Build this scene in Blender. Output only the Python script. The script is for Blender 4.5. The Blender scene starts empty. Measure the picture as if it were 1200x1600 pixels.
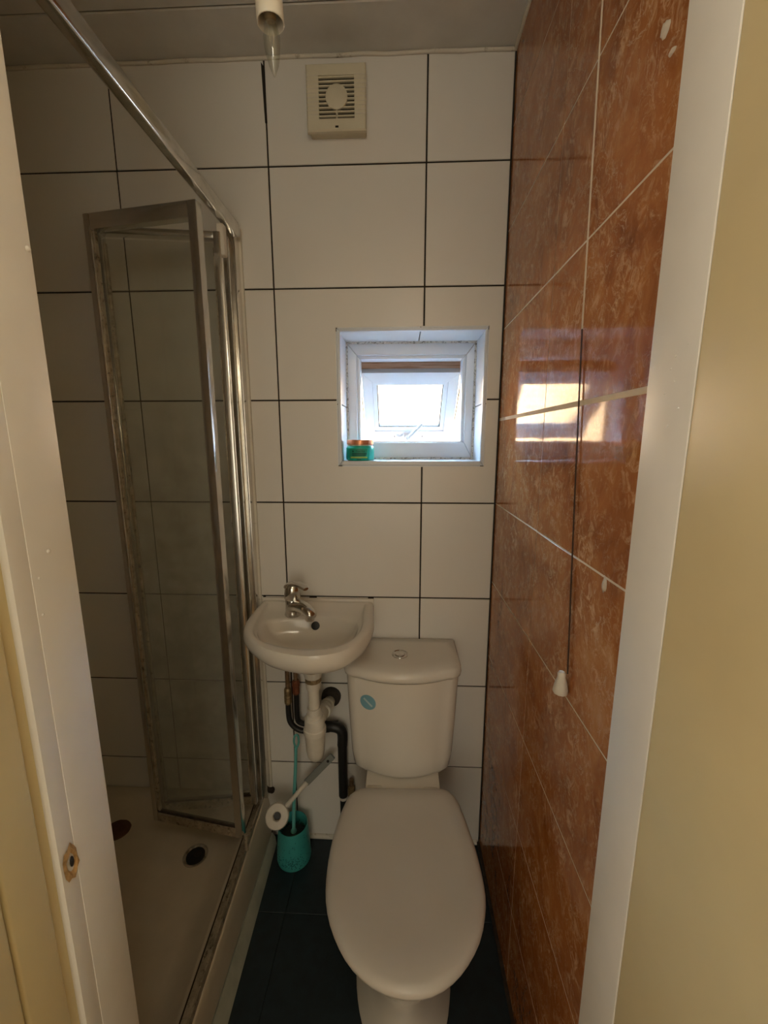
import bpy, bmesh, math, random
from mathutils import Vector, Matrix
random.seed(7)
SC = bpy.context.scene
COL = SC.collection

# ------------------------------------------------------------------ camera, world, sun, exposure
F_PX, PITCH, YAW, ROLL = 634.84, 0.1764, -0.0411, -0.0011
CAM_H = 1.3876
def make_camera():
    cp, sp = math.cos(PITCH), math.sin(PITCH); cy, sy = math.cos(YAW), math.sin(YAW)
    cr, sr = math.cos(ROLL), math.sin(ROLL)
    f = Vector((sy*cp, cy*cp, -sp)); r = Vector((cy, -sy, 0)); u = r.cross(f)
    r2 = cr*r + sr*u; u2 = -sr*r + cr*u
    cam = bpy.data.cameras.new('camera'); ob = bpy.data.objects.new('camera', cam); COL.objects.link(ob)
    m = Matrix((r2, u2, -f)).transposed().to_4x4(); m.translation = (0, 0, CAM_H)
    ob.matrix_world = m
    cam.sensor_fit = 'VERTICAL'; cam.sensor_height = 24.0; cam.lens = 24.0*F_PX/1600
    cam.clip_start = 0.01
    SC.camera = ob
make_camera()

W = bpy.data.worlds.new('sky'); SC.world = W; W.use_nodes = True
bg = W.node_tree.nodes['Background']; bg.inputs[0].default_value = (0.52, 0.76, 1.0, 1); bg.inputs[1].default_value = 27.0

sun = bpy.data.lights.new('sun', 'SUN'); sun.energy = 75; sun.angle = 0.009; sun.color = (1, 0.93, 0.80)
so = bpy.data.objects.new('sun', sun); COL.objects.link(so)
so.rotation_euler = Vector((-0.35, 0.80, -0.95)).to_track_quat('-Z', 'Y').to_euler()

# added fill light at the left hall wall, brightens the open door leaf
hl = bpy.data.lights.new('door_fill_light', 'AREA'); hl.shape = 'RECTANGLE'; hl.size = 1.1; hl.size_y = 0.5; hl.energy = 2.7; hl.color = (1, 0.92, 0.78)
ho = bpy.data.objects.new('door_fill_light', hl); COL.objects.link(ho); ho.location = (-0.965, -0.12, 1.5)
ho.rotation_euler = (0, -math.pi/2, 0)

# added fill lamp just outside the doorway, lifts the shower tiles
ll = bpy.data.lights.new('shower_fill_light', 'POINT'); ll.shadow_soft_size = 0.09; ll.energy = 2.5; ll.color = (1, 0.88, 0.68)
lo_ = bpy.data.objects.new('shower_fill_light', ll); COL.objects.link(lo_); lo_.location = (0.03, -0.14, 2.0)

# added frontal fill light at the end of the hall, behind the camera
gl = bpy.data.lights.new('front_fill_light', 'AREA'); gl.shape = 'RECTANGLE'; gl.size = 0.8; gl.size_y = 1.5; gl.energy = 5.5; gl.color = (1, 0.92, 0.74)
go = bpy.data.objects.new('front_fill_light', gl); COL.objects.link(go); go.location = (-0.05, -1.57, 1.3)
go.rotation_euler = (math.pi/2, 0, 0)

SC.view_settings.view_transform = 'Standard'; SC.view_settings.look = 'None'
SC.view_settings.gamma = 1; SC.view_settings.use_curve_mapping = False
SC.view_settings.exposure = 0.76

# ------------------------------------------------------------------ materials
def lin(c):
    return tuple((x/12.92 if x <= 0.04045 else ((x+0.055)/1.055)**2.4) for x in [v/255 for v in c])
class NT:
    def __init__(s, name):
        s.m = bpy.data.materials.new(name); s.m.use_nodes = True
        s.t = s.m.node_tree; s.n = s.t.nodes; s.b = s.n['Principled BSDF']; s.out = s.n['Material Output']
    def add(s, kind, **kw):
        n = s.n.new(kind)
        for k, v in kw.items(): setattr(n, k, v)
        return n
    def link(s, a, b): s.t.links.new(a, b)
    def noise(s, scale, detail=4, rough=0.6, dist=0.0, vec=None):
        n = s.add('ShaderNodeTexNoise'); n.inputs['Scale'].default_value = scale; n.inputs['Detail'].default_value = detail
        n.inputs['Roughness'].default_value = rough; n.inputs['Distortion'].default_value = dist
        s.link(vec if vec else s.coord(), n.inputs['Vector']); return n
    def coord(s):
        if not hasattr(s, 'c'):
            s.c = s.add('ShaderNodeNewGeometry').outputs['Position']
        return s.c
    def ramp(s, fac, stops):
        r = s.add('ShaderNodeValToRGB'); e = r.color_ramp.elements
        while len(e) < len(stops): e.new(0.5)
        for el, (p, c) in zip(e, stops): el.position = p; el.color = (*c, 1) if len(c) == 3 else c
        s.link(fac, r.inputs[0]); return r
    def mix(s, fac, a, b):
        m = s.add('ShaderNodeMix', data_type='RGBA')
        if hasattr(fac, 'links'): s.link(fac, m.inputs[0])
        else: m.inputs[0].default_value = fac
        for v, i in ((a, 6), (b, 7)):
            if hasattr(v, 'links'): s.link(v, m.inputs[i])
            else: m.inputs[i].default_value = (*v, 1)
        return m.outputs[2]
    def bump(s, h, strength, dist=0.002):
        b = s.add('ShaderNodeBump'); b.inputs['Strength'].default_value = strength; b.inputs['Distance'].default_value = dist
        s.link(h, b.inputs['Height']); s.link(b.outputs[0], s.b.inputs['Normal'])
    def base(s, c):
        if hasattr(c, 'links'): s.link(c, s.b.inputs['Base Color'])
        else: s.b.inputs['Base Color'].default_value = (*c, 1)
    def set(s, **kw):
        for k, v in kw.items(): s.b.inputs[k.replace('_', ' ')].default_value = v
        return s

def plain(name, col, rough=0.5, metal=0.0, var=0.06, scale=12, bump=0.0, spec=0.5, dirt=None, dirt_amt=0.55):
    t = NT(name)
    n = t.noise(scale)
    lo = tuple(max(0, c*(1-var)) for c in col); hi = tuple(min(1, c*(1+var)) for c in col)
    c = t.ramp(n.outputs[0], [(0.3, lo), (0.7, hi)]).outputs[0]
    if dirt:
        d = t.noise(scale*2.3, 6, 0.7)
        f = t.ramp(d.outputs[0], [(dirt_amt, (0, 0, 0)), (dirt_amt+0.13, (1, 1, 1))]).outputs[0]
        c = t.mix(f, c, dirt)
    t.base(c); t.set(Roughness=rough, Metallic=metal)
    t.b.inputs['Specular IOR Level'].default_value = spec
    if bump:
        n2 = t.noise(scale*4); t.bump(n2.outputs[0], bump)
    return t.m

def mat_white_tile():
    t = NT('white wall tile')
    n = t.noise(3.0, 3); c = t.ramp(n.outputs[0], [(0.3, (0.74, 0.715, 0.67)), (0.7, (0.77, 0.745, 0.70))]).outputs[0]
    t.base(c)
    r = t.noise(9, 4); rr = t.ramp(r.outputs[0], [(0.3, (0.29,)*3), (0.7, (0.32,)*3)]); t.link(rr.outputs[0], t.b.inputs['Roughness'])
    w = t.noise(6, 1); t.bump(w.outputs[0], 0.03, 0.01)
    return t.m
def mat_orange_tile():
    t = NT('orange marbled tile')
    mp = t.add('ShaderNodeMapping'); mp.inputs['Scale'].default_value = (1, 1.0, 0.75); mp.inputs['Rotation'].default_value = (0.5, 0, 0); t.link(t.coord(), mp.inputs[0]); v = mp.outputs[0]
    n1 = t.noise(9, 7, 0.7, 0.8, v)
    c1 = t.ramp(n1.outputs[0], [(0.30, (0.20, 0.054, 0.011)), (0.46, (0.37, 0.126, 0.031)), (0.60, (0.48, 0.185, 0.053)), (0.75, (0.60, 0.30, 0.12))]).outputs[0]
    # fine broken flecks
    n2 = t.noise(55, 6, 0.75, 1.0, v)
    f2 = t.ramp(n2.outputs[0], [(0.50, (0, 0, 0)), (0.62, (0.85,)*3)]).outputs[0]
    n5 = t.noise(14, 3, 0.6, 0.5, v); f5 = t.ramp(n5.outputs[0], [(0.35, (0.1,)*3), (0.65, (1, 1, 1))]).outputs[0]
    mu0 = t.add('ShaderNodeMath', operation='MULTIPLY'); t.link(f2, mu0.inputs[0]); t.link(f5, mu0.inputs[1])
    c2 = t.mix(mu0.outputs[0], c1, (0.78, 0.47, 0.25))
    # thin pale veins where a distorted noise crosses its middle value
    prev = c2
    for sc_, w_, thr in ((11, 0.010, 0.50), (26, 0.016, 0.52)):
        n3 = t.noise(sc_, 5, 0.55, 2.6, v)
        f3 = t.ramp(n3.outputs[0], [(0.5-w_, (0, 0, 0)), (0.5, (0.8,)*3), (0.5+w_, (0, 0, 0))]).outputs[0]
        n4 = t.noise(sc_*0.6, 2); f4 = t.ramp(n4.outputs[0], [(thr, (0, 0, 0)), (thr+0.12, (1, 1, 1))]).outputs[0]
        mu = t.add('ShaderNodeMath', operation='MULTIPLY'); t.link(f3, mu.inputs[0]); t.link(f4, mu.inputs[1])
        prev = t.mix(mu.outputs[0], prev, (0.70, 0.48, 0.30))
    t.base(prev); t.set(Roughness=0.07)
    t.b.inputs['IOR'].default_value = 1.3
    w = t.noise(7, 2); t.bump(w.outputs[0], 0.05, 0.01)
    return t.m
def mat_glass(name, haze=0.1, tint=(0.93, 0.96, 0.94), low_dirt=False, ior=1.45, hazecol=(0.45, 0.45, 0.40)):
    t = NT(name); t.n.remove(t.b)
    tr = t.add('ShaderNodeBsdfTransparent'); tr.inputs[0].default_value = (*tint, 1)
    gl = t.add('ShaderNodeBsdfGlossy'); gl.inputs[1].default_value = 0.03
    fr = t.add('ShaderNodeFresnel'); fr.inputs[0].default_value = ior
    ge = t.add('ShaderNodeNewGeometry'); inv = t.add('ShaderNodeMath', operation='SUBTRACT'); inv.inputs[0].default_value = 1.0; t.link(ge.outputs['Backfacing'], inv.inputs[1])
    fm = t.add('ShaderNodeMath', operation='MULTIPLY'); t.link(fr.outputs[0], fm.inputs[0]); t.link(inv.outputs[0], fm.inputs[1])
    m1 = t.add('ShaderNodeMixShader'); t.link(fm.outputs[0], m1.inputs[0]); t.link(tr.outputs[0], m1.inputs[1]); t.link(gl.outputs[0], m1.inputs[2])
    last = m1.outputs[0]
    if haze:
        df = t.add('ShaderNodeBsdfDiffuse'); df.inputs[0].default_value = (*hazecol, 1)
        m2 = t.add('ShaderNodeMixShader')
        n = t.noise(14, 5); f = t.ramp(n.outputs[0], [(0.3, (haze*0.6,)*3), (0.75, (haze*1.4,)*3)]).outputs[0]
        if low_dirt:   # limescale film thickens towards the bottom rail
            sx = t.add('ShaderNodeSeparateXYZ'); t.link(t.coord(), sx.inputs[0])
            g = t.add('ShaderNodeMapRange'); t.link(sx.outputs[2], g.inputs[0])
            g.inputs[1].default_value = 1.55; g.inputs[2].default_value = 0.75; g.inputs[3].default_value = 0.8; g.inputs[4].default_value = 5.2
            mu = t.add('ShaderNodeMath', operation='MULTIPLY'); t.link(f, mu.inputs[0]); t.link(g.outputs[0], mu.inputs[1]); f = mu.outputs[0]
        t.link(f, m2.inputs[0]); t.link(last, m2.inputs[1]); t.link(df.outputs[0], m2.inputs[2]); last = m2.outputs[0]
    t.link(last, t.out.inputs[0])
    return t.m
def mat_brick():
    t = NT('sandy brick')
    mp = t.add('ShaderNodeMapping'); mp.inputs['Rotation'].default_value = (math.pi/2, 0, 0)
    tc = t.add('ShaderNodeTexCoord'); t.link(tc.outputs['Object'], mp.inputs[0])
    b = t.add('ShaderNodeTexBrick'); t.link(mp.outputs[0], b.inputs[0])
    b.inputs['Color1'].default_value = (0.42, 0.25, 0.125, 1); b.inputs['Color2'].default_value = (0.34, 0.19, 0.09, 1)
    b.inputs['Mortar'].default_value = (0.30, 0.24, 0.18, 1); b.inputs['Scale'].default_value = 1.0
    b.inputs['Mortar Size'].default_value = 0.006; b.inputs['Brick Width'].default_value = 0.225; b.inputs['Row Height'].default_value = 0.075
    t.base(b.outputs[0]); t.set(Roughness=0.9)
    return t.m
def mat_timber():
    t = NT('weathered timber')
    mp = t.add('ShaderNodeMapping'); mp.inputs['Scale'].default_value = (1.2, 20, 34); t.link(t.coord(), mp.inputs[0])
    n = t.noise(3, 5, 0.6, 0.4, mp.outputs[0])
    t.base(t.ramp(n.outputs[0], [(0.35, (0.20, 0.10, 0.055)), (0.5, (0.62, 0.40, 0.28)), (0.7, (0.80, 0.62, 0.50))]).outputs[0]); t.set(Roughness=0.9)
    return t.m

M = dict(
    tile=mat_white_tile(), orange=mat_orange_tile(),
    dark_grout=plain('mouldy grout', (0.018, 0.014, 0.010), 0.9),
    white_grout=plain('pale grout', (0.80, 0.70, 0.56), 0.85),
    ceiling=plain('ceiling plastic', (0.60, 0.59, 0.56), 0.35),
    caulk=plain('silicone bead', (0.66, 0.62, 0.54), 0.5, dirt=(0.25, 0.2, 0.13), dirt_amt=0.6),
    floor=plain('dark blue vinyl', (0.009, 0.019, 0.026), 0.5, var=0.3, scale=30),
    floor_joint=plain('floor joint', (0.006, 0.007, 0.008), 0.9),
    jamb=plain('white gloss paint', (0.76, 0.74, 0.70), 0.42, scale=5, bump=0.03, dirt=(0.6, 0.55, 0.45), dirt_amt=0.7),
    cream=plain('cream gloss paint', (0.66, 0.55, 0.31), 0.4, scale=4, bump=0.03),
    hall=plain('hall paint', (0.62, 0.53, 0.38), 0.8),
    wood=plain('bare splintered wood', (0.42, 0.26, 0.11), 0.9, var=0.4, scale=80, bump=0.5),
    ceramic=plain('white glazed ceramic', (0.74, 0.70, 0.63), 0.12, var=0.02, scale=4),
    seat=plain('white moulded plastic', (0.63, 0.60, 0.56), 0.32, var=0.02, scale=4),
    chrome=plain('chrome', (0.66, 0.64, 0.60), 0.16, 1.0, var=0.12, scale=40),
    alu=plain('anodised aluminium', (0.72, 0.70, 0.66), 0.2, 0.96, var=0.06, scale=25),
    dirtyalu=plain('limescaled aluminium', (0.42, 0.36, 0.27), 0.5, 0.5, var=0.35, scale=40, dirt=(0.06, 0.035, 0.02), dirt_amt=0.55),
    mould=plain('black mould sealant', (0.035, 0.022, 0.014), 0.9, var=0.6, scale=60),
    tray=plain('off-white shower tray', (0.60, 0.53, 0.42), 0.3, var=0.07, scale=8),
    skirt=plain('grey-green plastic strip', (0.42, 0.43, 0.36), 0.5, var=0.12, scale=20),
    white=plain('white plastic', (0.70, 0.66, 0.58), 0.35, var=0.05, scale=30),
    dirtywhite=plain('grubby white plastic', (0.66, 0.62, 0.54), 0.4, var=0.06, scale=40, dirt=(0.22, 0.16, 0.10), dirt_amt=0.66),
    uhandle=plain('pale grey handle', (0.42, 0.44, 0.46), 0.3), reveal=plain('sky tinted white tile', (0.78, 0.82, 0.87), 0.25, var=0.01),  # reveal: white tile with the blue of the skylight put into its colour
    upvc=plain('white upvc', (0.74, 0.79, 0.86), 0.25, var=0.015, scale=20, dirt=(0.35, 0.32, 0.27), dirt_amt=0.75),
    mildew=plain('mildewed sealant', (0.70, 0.68, 0.64), 0.7, var=0.1, scale=60, dirt=(0.07, 0.06, 0.045), dirt_amt=0.5),
    fan=plain('aged ivory plastic', (0.66, 0.61, 0.47), 0.4, var=0.04, scale=20),
    fan_dark=plain('fan slot shade', (0.02, 0.016, 0.008), 0.9),
    black=plain('black plastic', (0.012, 0.012, 0.012), 0.45),
    copper=plain('tarnished copper', (0.30, 0.20, 0.12), 0.45, 0.7, var=0.4, scale=60),
    brass=plain('tarnished brass', (0.30, 0.22, 0.12), 0.5, 0.6, var=0.4, scale=80),
    redbrass=plain('rusty fitting', (0.22, 0.07, 0.03), 0.6, 0.4, var=0.4, scale=80),
    rubber=plain('brown rubber', (0.03, 0.022, 0.016), 0.7, var=0.4),
    teal=plain('turquoise plastic', (0.045, 0.32, 0.31), 0.42, var=0.08, scale=20),
    tealdark=plain('pressed turquoise pattern', (0.015, 0.13, 0.13), 0.6),
    tealpale=plain('pale turquoise plastic', (0.13, 0.45, 0.43), 0.4, var=0.05),
    grey=plain('grey rubber grip', (0.22, 0.235, 0.22), 0.6, var=0.1),
    bristle=plain('brush bristle', (0.02, 0.035, 0.03), 0.9),
    cord=plain('white cord', (0.66, 0.56, 0.44), 0.8),
    cordblack=plain('grimy cord', (0.05, 0.025, 0.014), 0.9),
    sticker=plain('blue sticker', (0.20, 0.42, 0.52), 0.4, var=0.05),
    stickerpale=plain('pale sticker stripe', (0.50, 0.64, 0.66), 0.4),
    gel=plain('green body scrub', (0.01, 0.50, 0.40), 0.3, var=0.1, scale=60),
    label=plain('jar label', (0.02, 0.33, 0.22), 0.5),
    labelbar=plain('lime label bar', (0.42, 0.62, 0.12), 0.5),
    print=plain('dark print', (0.005, 0.05, 0.045), 0.6),
    lid=plain('copper coloured lid', (0.72, 0.30, 0.16), 0.3, 0.6),
    discbrown=plain('brown disc', (0.10, 0.045, 0.03), 0.6, 0.2, var=0.3, scale=50),
    darkbrick=plain('darkened brick', (0.24, 0.13, 0.08), 0.9, var=0.25, scale=30), dark_sill=plain('dark_sill', (0.05, 0.05, 0.055), 0.7),
    brick=mat_brick(), timber=mat_timber(),
    ground=plain('dark paving', (0.07, 0.068, 0.065), 0.9, scale=3),
    splash=plain('dried filler', (0.74, 0.66, 0.56), 0.8, var=0.1, scale=80, bump=0.4),
    bulbglass=mat_glass('clear bulb glass', 0.04, (0.90, 0.92, 0.90), ior=2.0),
    pane=mat_glass('window glass', 0.0, (0.97, 0.98, 0.98)),
    shower=mat_glass('shower glass', 0.045, (0.975, 0.98, 0.965), True),
)

# ------------------------------------------------------------------ mesh helpers
def V(*a): return Vector(a)
def empty(name, loc):
    o = bpy.data.objects.new(name, None); o.empty_display_size = 0.05; o.location = loc; COL.objects.link(o); return o
def tag(o, label=None, cat=None, group=None, kind=None):
    if label: o['label'] = label
    if cat: o['category'] = cat
    if group: o['group'] = group
    if kind: o['kind'] = kind
    return o
def origin(o):
    p = Vector(o.location)
    return p + (origin(o.parent) if o.parent else Vector((0, 0, 0)))
def build(name, bm, mat, parent=None, smooth=None):
    """link one mesh; its vertices are given in world coordinates"""
    bmesh.ops.recalc_face_normals(bm, faces=bm.faces)
    if smooth is not None:
        lim = math.radians(smooth)
        for f in bm.faces: f.smooth = True
        for e in bm.edges:
            if len(e.link_faces) == 2 and e.calc_face_angle(0) > lim: e.smooth = False
    me = bpy.data.meshes.new(name)
    if parent is not None:
        bmesh.ops.translate(bm, verts=bm.verts, vec=-origin(parent))
    bm.to_mesh(me); bm.free()
    me.materials.append(M[mat] if isinstance(mat, str) else mat)
    o = bpy.data.objects.new(name, me); COL.objects.link(o)
    if parent is not None: o.parent = parent
    return o
def B(): return bmesh.new()
def hexa(bm, c):
    """c: 8 corners, bottom ring then top ring"""
    v = [bm.verts.new(p) for p in c]
    for f in ((3, 2, 1, 0), (4, 5, 6, 7), (0, 1, 5, 4), (1, 2, 6, 5), (2, 3, 7, 6), (3, 0, 4, 7)):
        bm.faces.new([v[i] for i in f])
    return v
def box(bm, lo, hi, bev=0.0, seg=1):
    b2 = B() if bev else bm
    (a, b, c), (d, e, f) = lo, hi
    hexa(b2, [(a, b, c), (d, b, c), (d, e, c), (a, e, c), (a, b, f), (d, b, f), (d, e, f), (a, e, f)])
    if bev:
        bmesh.ops.bevel(b2, geom=list(b2.edges), offset=bev, segments=seg, profile=0.6, affect='EDGES')
        me = bpy.data.meshes.new('t'); b2.to_mesh(me); b2.free(); bm.from_mesh(me); bpy.data.meshes.remove(me)
    return bm
def bar(bm, p, q, w, h, up=(0, 0, 1), bev=0.0):
    """rectangular bar from p to q: w across, h along up"""
    p, q = Vector(p), Vector(q); d = (q-p).normalized(); u = Vector(up); s = d.cross(u).normalized(); u = s.cross(d).normalized()
    cs = []
    for e in (p, q):
        cs += [e + s*(w/2)*a + u*(h/2)*b for a, b in ((-1, -1), (1, -1), (1, 1), (-1, 1))]
    b2 = B(); hexa(b2, cs)
    if bev:
        bmesh.ops.recalc_face_normals(b2, faces=b2.faces)
        bmesh.ops.bevel(b2, geom=list(b2.edges), offset=bev, segments=2, profile=0.6, affect='EDGES')
    me = bpy.data.meshes.new('t'); b2.to_mesh(me); b2.free(); bm.from_mesh(me); bpy.data.meshes.remove(me)
    return bm
def loft(bm, rings, cap0=True, cap1=True, closed=True):
    R = [[bm.verts.new(p) for p in r] for r in rings]; n = len(R[0])
    for a, b in zip(R, R[1:]):
        for i in range(n if closed else n-1):
            j = (i+1) % n
            bm.faces.new((a[i], a[j], b[j], b[i]))
    if cap0: bm.faces.new(R[0][::-1])
    if cap1: bm.faces.new(R[-1])
    return bm
def frame_of(d):
    d = Vector(d).normalized(); a = Vector((0, 0, 1)) if abs(d.z) < 0.9 else Vector((1, 0, 0))
    s = d.cross(a).normalized(); return s, d.cross(s).normalized(), d
def lathe(bm, base, axis, prof, n=24, cap0=True, cap1=True, squash=(1, 1)):
    s, t, d = frame_of(axis); base = Vector(base)
    rings = [[base + d*h + (s*math.cos(2*math.pi*i/n)*squash[0] + t*math.sin(2*math.pi*i/n)*squash[1])*r for i in range(n)] for r, h in prof]
    return loft(bm, rings, cap0, cap1)
def tube(bm, pts, r, n=12, sub=6):
    pts = [Vector(p) for p in pts]
    if sub > 1 and len(pts) > 2:
        out = []
        for i in range(len(pts)-1):
            p0 = pts[max(i-1, 0)]; p1 = pts[i]; p2 = pts[i+1]; p3 = pts[min(i+2, len(pts)-1)]
            for k in range(sub):
                t = k/sub
                out.append(0.5*((2*p1) + (p2-p0)*t + (2*p0-5*p1+4*p2-p3)*t*t + (3*p1-p0-3*p2+p3)*t**3))
        pts = out + [pts[-1]]
    rs = r if isinstance(r, (list, tuple)) else None
    rings = []; s = None
    for i, p in enumerate(pts):
        d = (pts[min(i+1, len(pts)-1)] - pts[max(i-1, 0)]).normalized()
        if s is None: s = frame_of(d)[0]
        s = (s - d*s.dot(d)).normalized(); t = d.cross(s)
        rr = r if rs is None else rs[0] + (rs[1]-rs[0])*i/(len(pts)-1)
        rings.append([p + (s*math.cos(2*math.pi*k/n) + t*math.sin(2*math.pi*k/n))*rr for k in range(n)])
    return loft(bm, rings)
def slab(bm, poly, o, a, b, nrm, d, ch=0.0012):
    """a tile: polygon (2-D, in axes a and b from o) from depth d up to the face, chamfered; nrm points out of the wall"""
    o, a, b, nrm = Vector(o), Vector(a), Vector(b), Vector(nrm)
    n = len(poly); P = [Vector(p) for p in poly]
    area = sum(P[i].x*P[(i+1) % n].y - P[(i+1) % n].x*P[i].y for i in range(n))
    if area < 0: P.reverse()
    ins = []
    for i in range(n):
        e0 = (P[i]-P[i-1]).normalized(); e1 = (P[(i+1) % n]-P[i]).normalized()
        n0 = Vector((-e0.y, e0.x)); n1 = Vector((-e1.y, e1.x))
        ins.append(P[i] + (n0+n1)/(1+n0.dot(n1))*ch)
    f = lambda p, z: o + a*p.x + b*p.y + nrm*z
    return loft(bm, [[f(p, -d) for p in P], [f(p, -ch) for p in P], [f(p, 0) for p in ins]])
def rrect(x0, y0, x1, y1, r, n=6):
    out = []
    for cx, cy, a0 in ((x1-r, y1-r, 0), (x0+r, y1-r, 90), (x0+r, y0+r, 180), (x1-r, y0+r, 270)):
        for k in range(n+1):
            a = math.radians(a0 + 90*k/n); out.append((cx+r*math.cos(a), cy+r*math.sin(a)))
    return out
def resample(poly, n, closed=True):
    P = [Vector(p) for p in poly]; Q = P + ([P[0]] if closed else [])
    L = [0]
    for a, b in zip(Q, Q[1:]): L.append(L[-1] + (b-a).length)
    out = []; m = n if closed else n-1
    for k in range(n):
        t = L[-1]*k/m; i = 0
        while i < len(L)-2 and L[i+1] < t: i += 1
        u = (t-L[i])/max(1e-9, L[i+1]-L[i]); out.append(Q[i].lerp(Q[i+1], min(1, u)))
    return out
def smooth_poly(P, it=2):
    P = [Vector(p) for p in P]
    for _ in range(it):
        out = []
        for i in range(len(P)):
            a, b = P[i], P[(i+1) % len(P)]; out += [a.lerp(b, 0.25), a.lerp(b, 0.75)]
        P = out
    return P
def catmull(P, sub=6):
    P = [Vector(p) for p in P]; out = []
    for i in range(len(P)-1):
        p0 = P[max(i-1, 0)]; p1 = P[i]; p2 = P[i+1]; p3 = P[min(i+2, len(P)-1)]
        for k in range(sub):
            t = k/sub
            out.append(0.5*((2*p1) + (p2-p0)*t + (2*p0-5*p1+4*p2-p3)*t*t + (3*p1-p0-3*p2+p3)*t**3))
    return out + [P[-1]]

# ------------------------------------------------------------------ room measures (metres, floor at z = 0, camera above the origin)
D = 1.2066          # face of the white tiled wall
XR = 0.2816         # face of the orange tiled wall
XL = -1.18          # left wall of the shower
ZC = 2.345          # ceiling
YF = 0.44           # bathroom side of the door wall
WX0, WX1, WZ0, WZ1 = -0.183, 0.2405, 1.312, 1.695      # window opening with its edge trim

# wall_back: dark grout body with an opening, white tiles on it
bm = B()
gy = D + 0.003
for lo, hi in (((XL-0.1, gy, -0.1), (WX0, 1.42, ZC+0.1)), ((WX1, gy, -0.1), (XR+0.1, 1.42, ZC+0.1)),
               ((WX0, gy, -0.1), (WX1, 1.42, WZ0)), ((WX0, gy, WZ1), (WX1, 1.42, ZC+0.1))):
    box(bm, lo, hi)
wall_back = tag(build('wall_back', bm, 'dark_grout'), kind='structure')
xs = [XL, -0.7688, -0.3555, 0.0624, XR]
zs = [0.0, 0.3, 0.6, 0.9, 1.2, 1.5, 1.8, 2.1, ZC]
g = 0.0021
wx0, wx1, wz0, wz1 = WX0-0.0022, WX1+0.0022, WZ0-0.0022, WZ1+0.0022
for i in range(4):
    for j in range(8):
        x0, x1, z0, z1 = xs[i]+g, xs[i+1]-(g if i < 3 else 0.003), zs[j]+g, zs[j+1]-g
        poly = [(x0, z0), (x1, z0), (x1, z1), (x0, z1)]
        if i in (2, 3) and j in (4, 5):
            # tiles notched round the window
            top = j == 5
            if i == 2: poly = [(x0, z0), (wx0, z0), (wx0, wz1), (x1, wz1), (x1, z1), (x0, z1)] if top else [(x0, z0), (x1, z0), (x1, wz0), (wx0, wz0), (wx0, z1), (x0, z1)]
            else: poly = [(wx1, z0), (x1, z0), (x1, z1), (x0, z1), (x0, wz1), (wx1, wz1)] if top else [(x0, z0), (x1, z0), (x1, z1), (wx1, z1), (wx1, wz0), (x0, wz0)]
        b = B(); slab(b, poly, (0, D + random.uniform(-.0004, .0004), 0), (1, 0, 0), (0, 0, 1), (0, -1, 0), 0.006)
        build('tile', b, 'tile', wall_back)

b = B(); hexa(b, [(-.3585, D-.0006, 2.20), (-.3525, D-.0006, 2.20), (-.3525, D+.004, 2.20), (-.3585, D+.004, 2.20), (-.3625, D-.0006, 2.335), (-.3555, D-.0006, 2.325), (-.3555, D+.004, 2.325), (-.3625, D+.004, 2.335)]); build('open_joint', b, 'dark_grout', wall_back)

# wall_right: pale grout body, orange tiles
bm = B(); box(bm, (XR+0.0005, YF-0.10, -0.1), (XR+0.1, 1.42, ZC+0.1))
wall_right = tag(build('wall_right', bm, 'white_grout'), kind='structure')
rz = [0.0, 0.230, 0.4727, 0.7154, 0.9581, 1.2008, 1.4435, 1.6862, 1.9289, 2.1716, ZC]
ry = [0.35, 0.4315, 0.8315, D+0.001]
for i in range(3):
    for j in range(10):
        gz0 = 0.0042 if j == 6 else 0.0018; gz1 = 0.0042 if j == 5 else 0.0018
        y0, y1, z0, z1 = ry[i]+0.0014, ry[i+1]-(0.0014 if i < 2 else 0.004), rz[j]+gz0, rz[j+1]-gz1
        b = B(); slab(b, [(y0, z0), (y1, z0), (y1, z1), (y0, z1)], (XR, 0, 0), (0, 1, 0), (0, 0, 1), (-1, 0, 0), 0.005, 0.0001)
        build('tile', b, 'orange', wall_right)
# mouldy joint in the corner
bm = B(); box(bm, (XR-0.0035, D-0.003, 0.0), (XR+0.0035, D+0.004, 2.335)); tag(build('trim_1', bm, 'dark_grout'), kind='structure')

# wall_left, inside the shower, same white tiles
bm = B(); box(bm, (XL-0.1, YF-0.1, -0.1), (XL-0.003, 1.42, ZC+0.1)); wall_left = tag(build('wall_left', bm, 'dark_grout'), kind='structure')
for i, (y0, y1) in enumerate(((0.445, 0.80), (0.80, D))):
    for j in range(8):
        b = B(); slab(b, [(y0+g, zs[j]+g), (y1-g, zs[j]+g), (y1-g, zs[j+1]-g), (y0+g, zs[j+1]-g)], (XL, 0, 0), (0, 1, 0), (0, 0, 1), (1, 0, 0), 0.005)
        build('tile', b, 'tile', wall_left)

# ceiling of wide plastic panels
bm = B(); box(bm, (XL-0.1, YF-0.1, ZC+0.004), (XR+0.1, 1.42, ZC+0.1)); ceiling = tag(build('ceiling', bm, 'dark_grout'), kind='structure')
for y0, y1 in ((0.34, 0.5795), (0.5795, 0.8305), (0.8305, 1.0815), (1.0815, D+0.002)):
    b = B(); slab(b, [(XL, y0+0.0012), (XR, y0+0.0012), (XR, y1-0.0012), (XL, y1-0.0012)], (0, 0, ZC), (1, 0, 0), (0, 1, 0), (0, 0, -1), 0.008, 0.0025)
    build('panel', b, 'ceiling', ceiling)
bm = B(); pts = []
x = XL
while x < XR-0.02:
    pts.append((x, D-0.003, ZC-0.004+random.uniform(-.0015, .0015))); x += 0.06
pts.append((XR, D-0.003, ZC-0.004)); tube(bm, pts, 0.0045, 8, 2)
tag(build('trim_2', bm, 'caulk', None, 60), kind='structure')
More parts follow.
